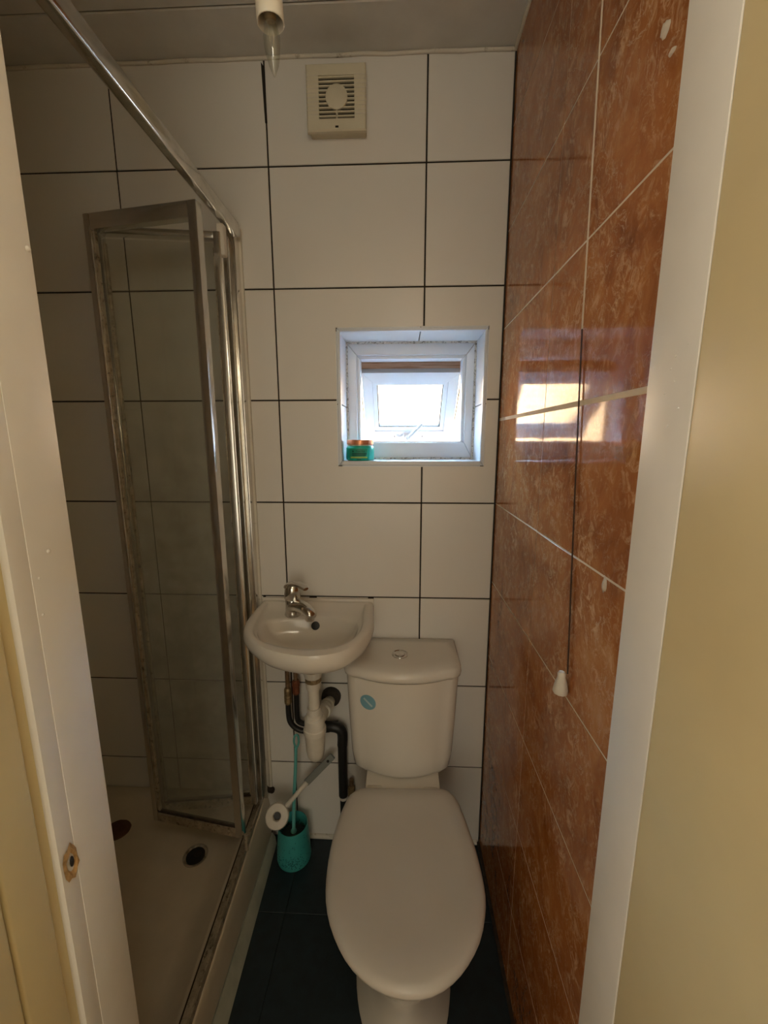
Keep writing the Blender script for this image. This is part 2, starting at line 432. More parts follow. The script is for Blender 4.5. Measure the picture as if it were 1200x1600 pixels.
bm = B(); tube(bm, [(XR-0.002, y, ZC-0.003) for y in (0.5, 0.8, 1.0, D-0.004)], 0.006, 8, 2); tag(build('trim_3', bm, 'caulk', None, 60), kind='structure')

# floor: dark vinyl squares
bm = B(); box(bm, (XL-0.1, YF-0.12, -0.1), (XR+0.1, 1.42, -0.0025)); floor = tag(build('floor', bm, 'floor_joint'), kind='structure')
fx = [-0.46, -0.335, -0.03, 0.275, XR+0.01]; fy = [0.36, 0.664, 0.968, D+0.01]
for i in range(4):
    for j in range(3):
        b = B(); slab(b, [(fx[i]+.0008, fy[j]+.0008), (fx[i+1]-.0008, fy[j]+.0008), (fx[i+1]-.0008, fy[j+1]-.0008), (fx[i]+.0008, fy[j+1]-.0008)], (0, 0, 0), (1, 0, 0), (0, 1, 0), (0, 0, 1), 0.004, 0.0008)
        build('floor_tile', b, 'floor', floor)
# wall foot strip on the right
bm = B(); tube(bm, [(XR-0.002, y, 0.006) for y in (0.45, 0.7, 0.95, D-0.004)], 0.007, 8, 2); tag(build('baseboard_right', bm, 'mould', None, 60), kind='structure')
# grubby sealant along the foot of the white wall
bm = B(); tube(bm, [(x, D-0.002, 0.006+random.uniform(-.002, .002)) for x in (-0.41, -0.3, -0.2, -0.05, 0.1, 0.2, XR-0.01)], 0.009, 8, 2); tag(build('baseboard_back', bm, 'caulk', None, 60), kind='structure')

# ------------------------------------------------------------------ door wall, frame, door, hall
XJL, XJR = -0.378, 0.250
bm = B(); box(bm, (XL-0.1, 0.20, -0.1), (XJL-0.03, YF-0.001, ZC+0.1)); box(bm, (XJR+0.03, 0.34, -0.1), (XR+0.3, YF-0.001, ZC+0.1)); box(bm, (XJL-0.03, 0.20, 2.22), (XJR+0.03, YF-0.001, ZC+0.1))
tag(build('wall_front', bm, 'hall'), kind='structure')
# left lining: bathroom side white, door stop step, hall side cream
bm = B(); box(bm, (XJL-0.034, 0.384, 0), (XJL, YF, 2.2), 0.0009, 2); frame_left = tag(build('trim_4', bm, 'jamb', None, 40), kind='structure')
bm = B(); box(bm, (XJL-0.034, 0.3635, 0), (XJL-0.0007, 0.3845, 2.2), 0.0006, 2); build('stop_edge', bm, 'jamb', frame_left, 40)
bm = B(); box(bm, (XJL-0.034, 0.3505, 0), (XJL-0.009, 0.364, 2.2), 0.0015, 2); build('rebate_edge', bm, 'cream', frame_left, 40)
bm = B(); box(bm, (XJL-0.036, 0.307, 0), (XJL-0.005, 0.351, 2.2), 0.004, 3); build('lining', bm, 'cream', frame_left, 40)
bm = B(); box(bm, (XJL-0.036, 0.19, 0), (XJL-0.004, 0.3045, 2.2), 0.003, 3); build('architrave', bm, 'cream', frame_left, 40)
# splintered strike hole
bm = B(); random.seed(3)
rings = []
for r, h in ((0.0135, 0.0), (0.009, 0.0012), (0.004, -0.0035)):
    rings.append([(XJL+0.0006+h, 0.376+math.cos(a)*r*(0.75+random.uniform(-.18, .18)), 0.907+math.sin(a)*r*1.75*(1+random.uniform(-.18, .18))) for a in [2*math.pi*k/14 for k in range(14)]])
loft(bm, rings, False, True); build('splintered_hole', bm, 'wood', frame_left)
bm = B(); lathe(bm, (XJL+0.0008, 0.3765, 0.908), (1, 0, 0), ((0.004, 0), (0.0035, 0.0008)), 10, squash=(0.7, 1.8)); build('latch_hole', bm, 'black', frame_left)
# paint nibs and chips on the lining
for y, z, s in ((0.419, 1.80, .002), (0.436, 1.578, .0035), (0.408, 1.27, .003), (0.39, 1.205, .002), (0.392, 1.245, .002)):
    bm = B(); lathe(bm, (XJL-0.0005, y, z), (1, 0, 0.2), ((s, 0), (s*0.7, s*0.5), (s*0.2, s*0.7)), 8); build('paint_nib', bm, 'jamb', frame_left, 50)
# right lining
bm = B(); box(bm, (XJR, 0.3715, 0), (XJR+0.034, YF, 2.2), 0.0012, 2); frame_right = tag(build('trim_5', bm, 'jamb', None, 40), kind='structure')
for y, z in ((0.40, 1.462), (0.405, 1.452), (0.398, 1.44), (0.41, 1.43), (0.385, 1.47), (0.40, 1.40), (0.388, 1.415)):
    bm = B(); lathe(bm, (XJR-0.0002, y, z), (-1, 0, 0.2), ((.0012, 0), (.0008, .0006)), 7); build('paint_nib', bm, 'jamb', frame_right, 50)
# head lining
bm = B(); box(bm, (XJL-0.03, 0.21, 2.2), (XJR+0.03, YF, 2.23), 0.002, 2); tag(build('trim_6', bm, 'jamb', None, 40), kind='structure')
# the door leaf stands open against the hall side
bm = B(); box(bm, (XJR+0.0009, -0.32, 0.01), (XJR+0.040, 0.3708, 2.19), 0.001, 2); door = tag(build('door_1', bm, 'cream', None, 40), kind='structure')
bm = B(); lathe(bm, (XJR+0.0014, 0.275, 1.585), (-1, 0, 0), ((.006, 0), (.0045, .0012), (.0015, .0016)), 10); build('paint_nib', bm, 'cream', door, 50)
# hall behind the camera
bm = B(); box(bm, (-1.0, -1.7, -0.1), (1.1, -1.6, 2.5)); tag(build('wall_hall_end', bm, 'hall'), kind='structure')
bm = B(); box(bm, (-1.1, -1.7, -0.1), (-1.0, 0.2, 2.5)); tag(build('wall_hall_left', bm, 'hall'), kind='structure')
bm = B(); box(bm, (0.62, -1.7, -0.1), (0.72, 0.34, 2.5)); tag(build('wall_hall_right', bm, 'hall'), kind='structure')
bm = B(); box(bm, (-1.1, -1.7, 2.36), (0.72, 0.2, 2.46)); tag(build('ceiling_hall', bm, 'hall'), kind='structure')
bm = B(); box(bm, (-1.1, -1.7, -0.1), (0.72, 0.36, -0.001)); tag(build('floor_hall', bm, 'wood'), kind='structure')

# ------------------------------------------------------------------ window_1
win = tag(empty('window_1', (0.03, 1.30, 1.5)), kind='structure')
FY = 1.34
# reveal tiles: top two, left two, right two, sill
ix0, ix1, iz0, iz1 = WX0+0.009, WX1-0.008, WZ0+0.013, WZ1-0.008
def reveal(lo, hi): b = B(); box(b, lo, hi, 0.001); build('reveal_tile', b, 'reveal', win)
y0, y1 = D+0.0005, FY+0.03
reveal((WX0+0.002, y0, iz1), (0.052, y1, WZ1+0.004)); reveal((0.0545, y0, iz1), (WX1, y1, WZ1+0.004))
reveal((WX0-0.004, y0, WZ0), (ix0, y1, 1.487)); reveal((WX0-0.004, y0, 1.490), (ix0, y1, iz1))
reveal((ix1, y0, WZ0), (WX1+0.004, y1, 1.487)); reveal((ix1, y0, 1.490), (WX1+0.004, y1, iz1))
b = B(); box(b, (ix0, y0, WZ0-0.004), (ix1, y1, iz0), 0.001); build('sill', b, 'reveal', win)
# plastic tile edge trim, mitred quadrant beads round the opening
def mitre(name, a, c, a2, c2, mat, y0, y1, bev=0.0025):
    """frame member between outer points a,c and inner points a2,c2 (x,z), from y0 (front) to y1"""
    b2 = B()
    P = [a, c, c2, a2]
    hexa(b2, [(p[0], y1, p[1]) for p in P] + [(p[0], y0, p[1]) for p in P])
    bmesh.ops.recalc_face_normals(b2, faces=b2.faces)
    if bev:
        es = [e for e in b2.edges if all(abs(v.co.y-y0) < 1e-6 for v in e.verts)]
        bmesh.ops.bevel(b2, geom=es, offset=bev, segments=3, profile=0.5, affect='EDGES')
    return build(name, b2, mat, win, 40)
def frame4(name, o, i, mat, y0, y1, gap=0.0004, bev=0.0025):
    (ax, az, bx, bz), (cx, cz, dx, dz) = o, i
    mitre(name, (ax+gap, bz), (bx-gap, bz), (cx+gap, dz), (dx-gap, dz), mat, y0, y1, bev)
    mitre(name, (ax+gap, az), (bx-gap, az), (cx+gap, cz), (dx-gap, cz), mat, y0, y1, bev)
    mitre(name, (ax, az+gap), (ax, bz-gap), (cx, cz+gap), (cx, dz-gap), mat, y0, y1, bev)
    mitre(name, (bx, az+gap), (bx, bz-gap), (dx, cz+gap), (dx, dz-gap), mat, y0, y1, bev)
frame4('edge_trim', (WX0, WZ0, WX1, WZ1), (ix0+0.001, iz0+0.0005, ix1-0.001, iz1-0.001), 'upvc', D-0.0045, D+0.006, bev=0.004)
# mildewed sealant round the frame
b = B()
for p, q in (((ix0, iz0), (ix0, iz1)), ((ix1, iz0), (ix1, iz1)), ((ix0, iz1), (ix1, iz1)), ((ix0, iz0), (ix1, iz0))):
    n = 9; tube(b, [(p[0]+(q[0]-p[0])*k/n, FY-0.001, p[1]+(q[1]-p[1])*k/n+random.uniform(-.0006, .0006)) for k in range(n+1)], 0.0055, 8, 2)
build('sealant', b, 'mildew', win, 60)
# fixed frame: outer flat part and a stepped inner bead
fx0, fx1, fz0, fz1 = -0.131, 0.1925, 1.3825, 1.6385
frame4('frame', (ix0, iz0, ix1, iz1), (fx0-0.010, fz0-0.004, fx1+0.010, fz1+0.010), 'upvc', FY, FY+0.06)
frame4('frame_bead', (fx0-0.0105, fz0-0.0045, fx1+0.0105, fz1+0.0105), (fx0, fz0, fx1, fz1), 'upvc', FY+0.010, FY+0.058)
# top hung sash, swung out at the foot and slid down from the head
sT = V(0, 1.432, 1.609); sB = V(0, 1.617, 1.392); sd = (sB-sT).normalized(); sl = (sB-sT).length; sn = V(0, -sd.z, sd.y)
if sn.y > 0: sn = -sn                                   # sash normal towards the room
SX0, SX1 = 0.031-0.166, 0.031+0.166
def sp(x, s, n=0): return V(x, 0, 0) + sT + sd*s + sn*n
def sash4(name, o, i, n0, n1, mat, parent, gap=0.0004, bev=0.003):
    (ax, a, bx, bb), (cx, c, dx, d) = o, i
    for P in ([(ax+gap, a), (bx-gap, a), (dx-gap, c), (cx+gap, c)], [(ax+gap, bb), (bx-gap, bb), (dx-gap, d), (cx+gap, d)],
              [(ax, a+gap), (ax, bb-gap), (cx, d-gap), (cx, c+gap)], [(bx, a+gap), (bx, bb-gap), (dx, d-gap), (dx, c+gap)]):
        b2 = B(); hexa(b2, [sp(x, s, n0) for x, s in P] + [sp(x, s, n1) for x, s in P]); bmesh.ops.recalc_face_normals(b2, faces=b2.faces)
        build(name, b2, mat, parent, 30)
sash = empty('sash', (0.0, 0.2, 0.0)); sash.parent = win
sash4('sash_rail', (SX0, 0, SX1, sl), (SX0+0.035, 0.035, SX1-0.035, sl-0.035), -0.03, 0.0, 'upvc', sash)
sash4('glazing_bead', (SX0+0.0355, 0.0355, SX1-0.0355, sl-0.0355), (SX0+0.050, 0.050, SX1-0.050, sl-0.050), -0.03, -0.004, 'upvc', sash)
sash4('gasket', (SX0+0.0502, 0.0502, SX1-0.0502, sl-0.0502), (SX0+0.053, 0.053, SX1-0.053, sl-0.053), -0.024, -0.010, 'black', sash)
b = B(); P = [(SX0+0.045, 0.045), (SX1-0.045, 0.045), (SX1-0.045, sl-0.045), (SX0+0.045, sl-0.045)]
hexa(b, [sp(x, s, -0.020) for x, s in P] + [sp(x, s, -0.015) for x, s in P]); build('pane', b, 'pane', sash)
# cockspur handle and its keep on the bottom rail
hb = sp(0.028, sl-0.018, 0)
b = B(); bar(b, hb+V(-.016, 0, 0)+sn*.006, hb+V(.016, 0, 0)+sn*.006, 0.024, 0.012, sn, 0.003)
lathe(b, hb+sn*.010, sn, ((.011, 0), (.011, .010), (.008, .013)), 16)
tip = hb + V(0.052, 0, 0) + (-sd)*0.074 + sn*0.024
tube(b, [hb+sn*.018, hb.lerp(tip, .4)+sn*.010, tip], [0.0075, 0.006], 10, 4); build('window_handle', b, 'uhandle', sash, 50)
b = B(); kb = sp(-0.004, sl-0.022, 0); tube(b, [kb+sn*.004+V(.01, 0, 0), kb+sn*.012, kb+sn*.006+V(-.012, 0, .0)], 0.004, 8, 3); build('handle_keep', b, 'uhandle', sash, 50)
for x in (-0.025, 0.082):
    b = B(); lathe(b, sp(x, sl-0.010, 0), sn, ((.0025, 0), (.002, .001)), 8); build('screw_cap', b, 'rubber', sash)
# friction stays seen in the side gaps
for x, nm in ((SX1+0.004, 'stay'), (SX0-0.004, 'stay')):
    b = B(); bar(b, (x, 1.405, 1.615), sp(x, sl*0.72, -0.012), 0.003, 0.012, (0, 1, 1)); build(nm, b, 'brass', win)

# ------------------------------------------------------------------ outside
bm = B()
box(bm, (-2.6, 1.425, -0.4), (-0.168, 1.53, 3.6)); box(bm, (0.235, 1.425, -0.4), (2.2, 1.53, 3.6)); box(bm, (-0.168, 1.425, -0.4), (0.235, 1.53, 1.30)); box(bm, (-0.168, 1.425, 1.76), (0.235, 1.53, 3.6))
tag(build('wall_outer', bm, 'darkbrick'), kind='structure')  # brick darkened so less sky light bounces onto the sash
tag(build('trim_8', box(B(), (-0.167, 1.43, 1.3005), (0.234, 1.56, 1.325), 0.002), 'dark_sill'), kind='structure')  # added dark outer sill, cuts light bounced up to the sash
bm = B(); box(bm, (-0.167, 1.452, 1.6135), (0.234, 1.525, 1.758), 0.003); tag(build('trim_7', bm, 'timber'), kind='structure')
bm = B(); box(bm, (-5, 6.0, -0.4), (5.5, 6.25, 3.0)); tag(build('wall_neighbour', bm, 'brick'), kind='structure')
bm = B(); box(bm, (-8, 1.53, -0.6), (8, 12, -0.4)); tag(build('ground', bm, 'ground'), kind='structure')

# ------------------------------------------------------------------ extractor fan
fan = tag(empty('extractor_fan', (-0.166, D, 2.235)), 'square ivory extractor fan with slotted grille high on the white tiled wall', 'extractor fan')
X0, X1, Z0, Z1 = -0.2405, -0.0915, 2.152, 2.297
b = B(); box(b, (X0+0.004, D-0.03, Z0+0.006), (X1-0.002, D+0.001, Z1-0.004), 0.004, 2); build('housing', b, 'fan', fan, 40)
b = B(); box(b, (X0+0.030, D-0.0335, Z0+0.025), (X1-0.030, D-0.029, Z1-0.023)); build('slot_shade', b, 'fan_dark', fan)  # near-black block painted in as the shade behind the slats
YP = D-0.040
# front cover: frame round the grille
b = B()
gx0, gx1, gz0, gz1 = X0+0.031, X1-0.029, Z0+0.026, Z1-0.026
def fr(x0, x1, z0, z1, y): return [(x0, y, z0), (x1, y, z0), (x1, y, z1), (x0, y, z1)]
R4 = [fr(gx0, gx1, gz0, gz1, D-.028), fr(X0, X1, Z0, Z1, D-.028), fr(X0, X1, Z0, Z1, YP+.003), fr(X0+.003, X1-.003, Z0+.003, Z1-.003, YP), fr(gx0, gx1, gz0, gz1, YP)]
loft(b, R4+[R4[0]], False, False); bmesh.ops.remove_doubles(b, verts=b.verts, dist=1e-6)
build('cover', b, 'fan', fan, 40)
ns = 10; pitch = (gz1-gz0)/ns
for k in range(ns):
    z = gz0 + pitch*(k+0.5)
    b = B(); box(b, (gx0-.001, YP+0.001, z+pitch*0.06), (gx1+.001, YP+0.007, z+pitch*0.46), 0.0008); build('slat', b, 'fan', fan)
b = B(); lathe(b, ((gx0+gx1)/2, YP+0.0045, (gz0+gz1)/2+0.001), (0, -1, 0), ((0.0275, 0), (0.0275, 0.0042), (0.0265, 0.005)), 32); build('grille_disc', b, 'fan', fan, 40)
b = B(); xm = (gx0+gx1)/2; box(b, (xm-.002, YP+0.001, gz0-.001), (xm+.002, YP+0.007, gz0+pitch*2.2)); build('grille_rib', b, 'fan', fan)
# groove lines across the cover
for k in range(ns):
    z = gz0 + pitch*(k+1.02)
    for xa, xb in ((X0+.001, gx0), (gx1, X1-.001)):
        b = B(); box(b, (xa, YP-0.0004, z-.0005), (xb, YP+.002, z+.0005)); build('groove', b, 'caulk', fan)
b = B(); box(b, (xm-.004, YP-.001, Z0+.006), (xm+.004, YP+.002, Z0+.010)); build('screw_slot', b, 'fan_dark', fan)

# ------------------------------------------------------------------ pendant lamp
pen = tag(empty('pendant_lamp', (-0.169, 0.6, ZC)), 'bare clear candle bulb in a white tube lampholder hanging from the ceiling', 'lamp')
axis = V(0.035, 0.03, -1).normalized(); hb0 = V(-0.168, 0.598, 1.965)
b = B(); tube(b, [(-0.172, 0.592, ZC), (-0.171, 0.594, 2.1), tuple(hb0)], 0.003, 8, 4); build('flex', b, 'white', pen, 60)
b = B(); lathe(b, hb0, axis, ((0.006, 0), (0.0165, 0.008), (0.0168, 0.066), (0.0160, 0.0665), (0.0146, 0.064), (0.0146, 0.02), (0.002, 0.018)), 28, True, True); build('lampholder', b, 'white', pen, 40)
b = B(); lathe(b, hb0+axis*0.030, axis, ((0.0075, 0), (0.0075, 0.03), (0.005, 0.034)), 16); build('bulb_cap', b, 'brass', pen, 40)
b = B(); lathe(b, hb0+axis*0.060, axis, ((0.004, 0), (0.0075, 0.008), (0.0105, 0.020), (0.0098, 0.034), (0.0062, 0.050), (0.0022, 0.059), (0.0006, 0.062)), 20); build('bulb', b, 'bulbglass', pen, 80)
b = B(); p0 = hb0+axis*0.062
tube(b, [p0+V(-.002, 0, 0), p0+axis*0.016+V(-.003, 0, 0)], 0.0005, 6, 1); tube(b, [p0+V(.002, 0, 0), p0+axis*0.016+V(.003, 0, 0)], 0.0005, 6, 1)
tube(b, [p0+axis*.016+V(-.003, 0, 0), p0+axis*.034, p0+axis*.016+V(.003, 0, 0)], 0.0004, 6, 4); build('filament', b, 'alu', pen)

# ------------------------------------------------------------------ pull cord on the orange wall
pc = tag(empty('pull_cord', (0.2765, 0.64, ZC)), 'thin pull cord with grimy lower half and white knob against the orange tiles', 'pull cord')
ct = [V(0.2785, 0.715, ZC-0.001), V(0.2785, 0.698, 1.993), V(0.2785, 0.679, 1.555)]
cb = [V(0.2785, 0.679, 1.555), V(0.2785, 0.652, 1.25), V(0.2785, 0.628, 1.005)]
b = B(); tube(b, ct, 0.0013, 6, 3); build('cord', b, 'cord', pc)
b = B(); tube(b, cb, 0.0012, 6, 3); tag(build('cord', b, 'cordblack', pc), 'blackened lower length of cord')
b = B(); kd = V(-0.002, -0.012, -1).normalized(); kb = V(0.2695, 0.629, 1.008)
lathe(b, kb, kd, ((0.0045, 0), (0.0068, 0.003), (0.0066, 0.009), (0.0105, 0.022), (0.0125, 0.034), (0.0115, 0.038)), 10); build('knob', b, 'white', pc, 50)
# dabs of dried filler and chips on the orange tiles
for y, z, s, e in ((0.545, 1.19, 0.006, 2.0), (0.533, 1.822, 0.008, 1.0), (0.515, 1.787, 0.006, 0.5)):
    b = B(); rings = []
    for r, h in ((1, 0), (0.7, 0.0018), (0.25, 0.0026)):
        rings.append([(XR-h, y+math.cos(a)*s*r*(1+random.uniform(-.3, .3)), z+math.sin(a)*s*e*r*(1+random.uniform(-.3, .3))) for a in [2*math.pi*k/11 for k in range(11)]])
    loft(b, rings); build('filler_dab', b, 'splash', wall_right, 60)

# ------------------------------------------------------------------ shower tray
def xrt(y): return -0.456 + 0.055*(1.2-y)     # top outer edge of the tray
def xrb(y): return -0.440 + 0.015*(1.2-y)     # bottom outer edge
TZ = 0.186
tray = tag(empty('shower_tray', (-0.8, 0.85, 0)), 'off-white rectangular shower tray with a waste hole and a brown disc in the left corner', 'shower tray')
def tring(ins, z, r, f=xrt, n=8):
    """rounded quadrilateral following the skewed front edge"""
    y0, y1 = 0.446+ins, D-0.001-ins; out = []
    for u, v in rrect(0, 0, 1, 1, r, n):
        y = y0 + (y1-y0)*v; x = (XL+0.002+ins) + (f(y)-ins-(XL+0.002+ins))*u; out.append((x, y, z))
    return out
b = B(); loft(b, [tring(0, 0.05, 0.004, xrb), tring(0, TZ-0.008, 0.006), tring(0.003, TZ-0.001, 0.01), tring(0.006, TZ, 0.01), tring(0.036, TZ, 0.05), tring(0.044, TZ-0.006, 0.06), tring(0.085, 0.137, 0.12), tring(0.12, 0.130, 0.16)])
build('basin', b, 'tray', tray, 50)
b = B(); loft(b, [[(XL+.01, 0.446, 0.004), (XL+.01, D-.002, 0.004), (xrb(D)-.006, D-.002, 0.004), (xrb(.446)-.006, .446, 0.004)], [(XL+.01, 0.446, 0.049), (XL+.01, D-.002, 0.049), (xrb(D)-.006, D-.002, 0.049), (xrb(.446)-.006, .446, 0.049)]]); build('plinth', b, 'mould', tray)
# skirt strip at the foot
b = B(); Y0, Y1 = 0.446, D-0.03
prof = lambda y: [(xrb(y)-.004, y, 0.0), (xrb(y)-.004, y, 0.043), (xrb(y)+.002, y, 0.046), (xrb(y)+.012, y, 0.030), (-0.4235+.036*(1.15-y), y, 0.0)]
loft(b, [prof(Y0), prof((Y0+Y1)/2), prof(Y1)]); build('skirt', b, 'skirt', tray, 40)
# waste with chrome ring, and a low brown disc
wc = V(-0.622, 1.018, 0.1305)
b = B(); lathe(b, wc, (0, 0, 1), ((0.036, 0), (0.036, 0.003), (0.032, 0.0042), (0.027, 0.001)), 32, True, False); build('waste_ring', b, 'chrome', tray, 40)
b = B(); lathe(b, wc+V(0, 0, .0008), (0, 0, 1), ((0.0275, 0), (0.026, 0.0008)), 28); build('waste_hole', b, 'black', tray)
b = B(); lathe(b, wc+V(.006, .004, .001), (0, 0, 1), ((0.010, 0), (0.009, 0.0025), (0.003, .003)), 20); build('waste_grid', b, 'rubber', tray, 50)
b = B(); lathe(b, (-0.918, 1.092, 0.130), (0, 0, 1), ((0.040, 0), (0.039, 0.004), (0.03, 0.007), (0.006, 0.0085)), 32); build('brown_disc', b, 'discbrown', tray, 50)

# ------------------------------------------------------------------ shower enclosure with folding door
enc = tag(empty('shower_enclosure', (-0.45, 0.9, TZ)), 'silver framed folding shower door, half open, between tray and top rail', 'shower door')
RX0, RX1 = -0.452, -0.428
b = B(); box(b, (RX0, 0.446, 1.915), (RX1, D-0.034, 1.947), 0.006, 3); build('top_rail', b, 'chrome', enc, 40)
# wall post: a channel fixed to the wall and the jamb sleeved in it
b = B(); box(b, (-0.4700, D-0.036, TZ+.001), (-0.4440, D-0.0005, 1.968), 0.003, 2); build('wall_post', b, 'alu', enc, 40)
b = B(); box(b, (-0.4760, D-0.060, TZ+.02), (-0.4540, D-0.034, 1.910), 0.002, 2); build('door_jamb', b, 'alu', enc, 40)
b = B(); box(b, (-0.4440, D-0.008, TZ), (-0.4375, D-0.0005, 1.95)); build('sealant', b, 'caulk', enc)
# bottom track
b = B()
def tr(dx, z): return [V(xrt(y)+dx, y, z) for y in (0.447, D-0.002)]
def strip(b, dx0, dx1, z0, z1):
    a, c, d, e = tr(dx0, z0), tr(dx1, z0), tr(dx0, z1), tr(dx1, z1)
    hexa(b, [a[0], c[0], c[1], a[1], d[0], e[0], e[1], d[1]])
strip(b, -0.026, -0.004, TZ, TZ+0.007); strip(b, -0.008, -0.004, TZ+.006, TZ+0.022); build('bottom_track', b, 'dirtyalu', enc)
b = B(); strip(b, -0.031, -0.0262, TZ+.0001, TZ+0.003); build('mould_line', b, 'mould', enc)
b = B(); lathe(b, (-0.4385, D-0.010, TZ+.010), (0, -1, 0.3), ((.010, -.004), (.011, .002), (.006, .006)), 10); build('mould_patch', b, 'mould', enc, 60)
# two leaves folded into the shower
ZB, ZT = 0.250, 1.905
P0, F0 = V(-0.449, 0.984, 0), V(-0.741, 1.031, 0)       # front leaf: pivot at the rail, fold at the left
P1, F1 = V(-0.449, 1.098, 0), V(-0.741, 1.058, 0)       # rear leaf
def leaf(P, F, zt, zb, rear):
    lf = empty('door_leaf', (0, 0, 0)); lf.parent = enc; lf.location = V(0, 0, 0) - origin(enc) + V((P.x+F.x)/2, (P.y+F.y)/2, 0.25)
    d = (F-P).normalized(); n = V(d.y, -d.x, 0)
    def st(name, s0, w, t, z0, z1, mat='alu'):
        b = B(); p = P + d*s0
        bar(b, (p.x, p.y, z0), (p.x, p.y, z1), w, t, (n.x, n.y, 0), 0.0025); build(name, b, mat, lf, 40)
    L = (F-P).length
    wl = 0.022 if not rear else 0.018
    st('stile', wl/2, wl, 0.022, zb, zt); st('stile', L-0.008, 0.016, 0.022, zb, zt)
    a, c = P+d*(wl), P+d*(L-0.016)
    hgt = 0.034 if not rear else 0.016
    b = B(); bar(b, (a.x, a.y, zt-hgt/2), (c.x, c.y, zt-hgt/2), 0.020, hgt, (0, 0, 1), 0.0015); build('door_rail', b, 'alu', lf, 40)
    b = B(); bar(b, (a.x, a.y, zb+0.013), (c.x, c.y, zb+0.013), 0.020, 0.026, (0, 0, 1), 0.0015); build('door_rail', b, 'dirtyalu', lf, 40)
    b = B(); bar(b, (a.x, a.y, zb+0.0285), (c.x, c.y, zb+0.0285), 0.010, 0.006, (0, 0, 1)); build('mould_line', b, 'mould', lf)
    b = B(); bar(b, (a.x, a.y, (zt+zb)/2), (c.x, c.y, (zt+zb)/2), 0.004, zt-zb-0.05, (0, 0, 1)); build('glass_pane', b, 'shower', lf)
    p = P + d*(wl+0.002); b = B(); bar(b, (p.x, p.y, zb+.03), (p.x, p.y, zt-.035), 0.004, 0.008, (n.x, n.y, 0)); build('glazing_seal', b, 'dirtyalu', lf)
    p = P + d*(L-0.0185); b = B(); bar(b, (p.x, p.y, zb+.03), (p.x, p.y, zt-.035), 0.004, 0.008, (n.x, n.y, 0)); build('glazing_seal', b, 'dirtyalu', lf)
    return lf
leaf(P0, F0, ZT, ZB, False); leaf(P1, F1, 1.893, ZB, True)
# hinge strip along the fold
b = B(); lathe(b, (-0.748, 1.046, ZB), (0, 0, 1), ((0.009, 0), (0.009, ZT-ZB)), 14); build('hinge_strip', b, 'alu', enc, 40)
# pivot blocks
b = B(); box(b, (-0.458, 1.088, 1.84), (-0.440, 1.108, 1.912), 0.002); build('slider_block', b, 'white', enc)
b = B(); lathe(b, (-0.444, 0.982, 0.205), (0, 0, 1), ((.006, 0), (.006, .05)), 10); build('pivot_pin', b, 'dirtyalu', enc, 40)

# ------------------------------------------------------------------ toilet
wc_ = tag(empty('toilet', (0.012, 0.85, 0)), 'white close-coupled toilet with the lid shut and a push button cistern', 'toilet')
# cistern body: front bowed, tapering down
def cis(hw, yf, z, bow, r, cx=0.008, yb=D-0.004, n=10):
    """ring: straight back, rounded front corners, bowed front"""
    out = [(cx+hw, yb, z)]
    out = []
    m = 16
    pts = [(cx-hw, yb), (cx-hw, yf+bow+r)]
    for k in range(1, 7): a = math.pi/2*k/7; pts.append((cx-hw+r*(1-math.cos(a)), yf+bow+r*(1-math.sin(a))))
    for k in range(m+1):
        u = -1+2*k/m; x = u*(hw-r); pts.append((cx+x, yf+bow*u*u))
    for k in range(6, 0, -1): a = math.pi/2*k/7; pts.append((cx+hw-r*(1-math.cos(a)), yf+bow+r*(1-math.sin(a))))
    pts += [(cx+hw, yf+bow+r), (cx+hw, yb)]
    return [(p[0], p[1], z) for p in pts]
b = B(); loft(b, [cis(0.112, 1.060, 0.4085, 0.022, 0.02, yb=D-.02), cis(0.130, 1.033, 0.415, 0.024, 0.03, yb=D-.01), cis(0.143, 1.018, 0.436, 0.026, 0.035), cis(0.1485, 1.011, 0.48, 0.027, 0.036), cis(0.1545, 1.006, 0.60, 0.028, 0.036), cis(0.1595, 1.003, 0.733, 0.028, 0.036)])
build('cistern', b, 'ceramic', wc_, 40)
b = B(); loft(b, [cis(0.160, 1.002, 0.7365, 0.028, 0.036), cis(0.1645, 0.997, 0.739, 0.028, 0.036), cis(0.1665, 0.995, 0.748, 0.028, 0.038), cis(0.165, 0.998, 0.760, 0.028, 0.038), cis(0.160, 1.006, 0.7668, 0.028, 0.038, yb=D-.008), cis(0.13, 1.04, 0.7685, 0.028, 0.036, yb=D-.04)])
build('cistern_lid', b, 'ceramic', wc_, 60)
b = B(); lathe(b, (0.001, 1.098, 0.768), (0, 0, 1), ((0.024, 0), (0.0235, 0.003), (0.020, 0.0045), (0.0185, 0.003)), 28); btn = build('flush_button', b, 'chrome', wc_, 30)
b = B(); lathe(b, (0.001, 1.098, 0.770), (0, 0, 1), ((0.0155, 0), (0.0150, 0.003), (0.012, 0.004), (0.007, 0.0028), (0.004, 0.0038)), 24); build('button_cap', b, 'chrome', btn, 30)
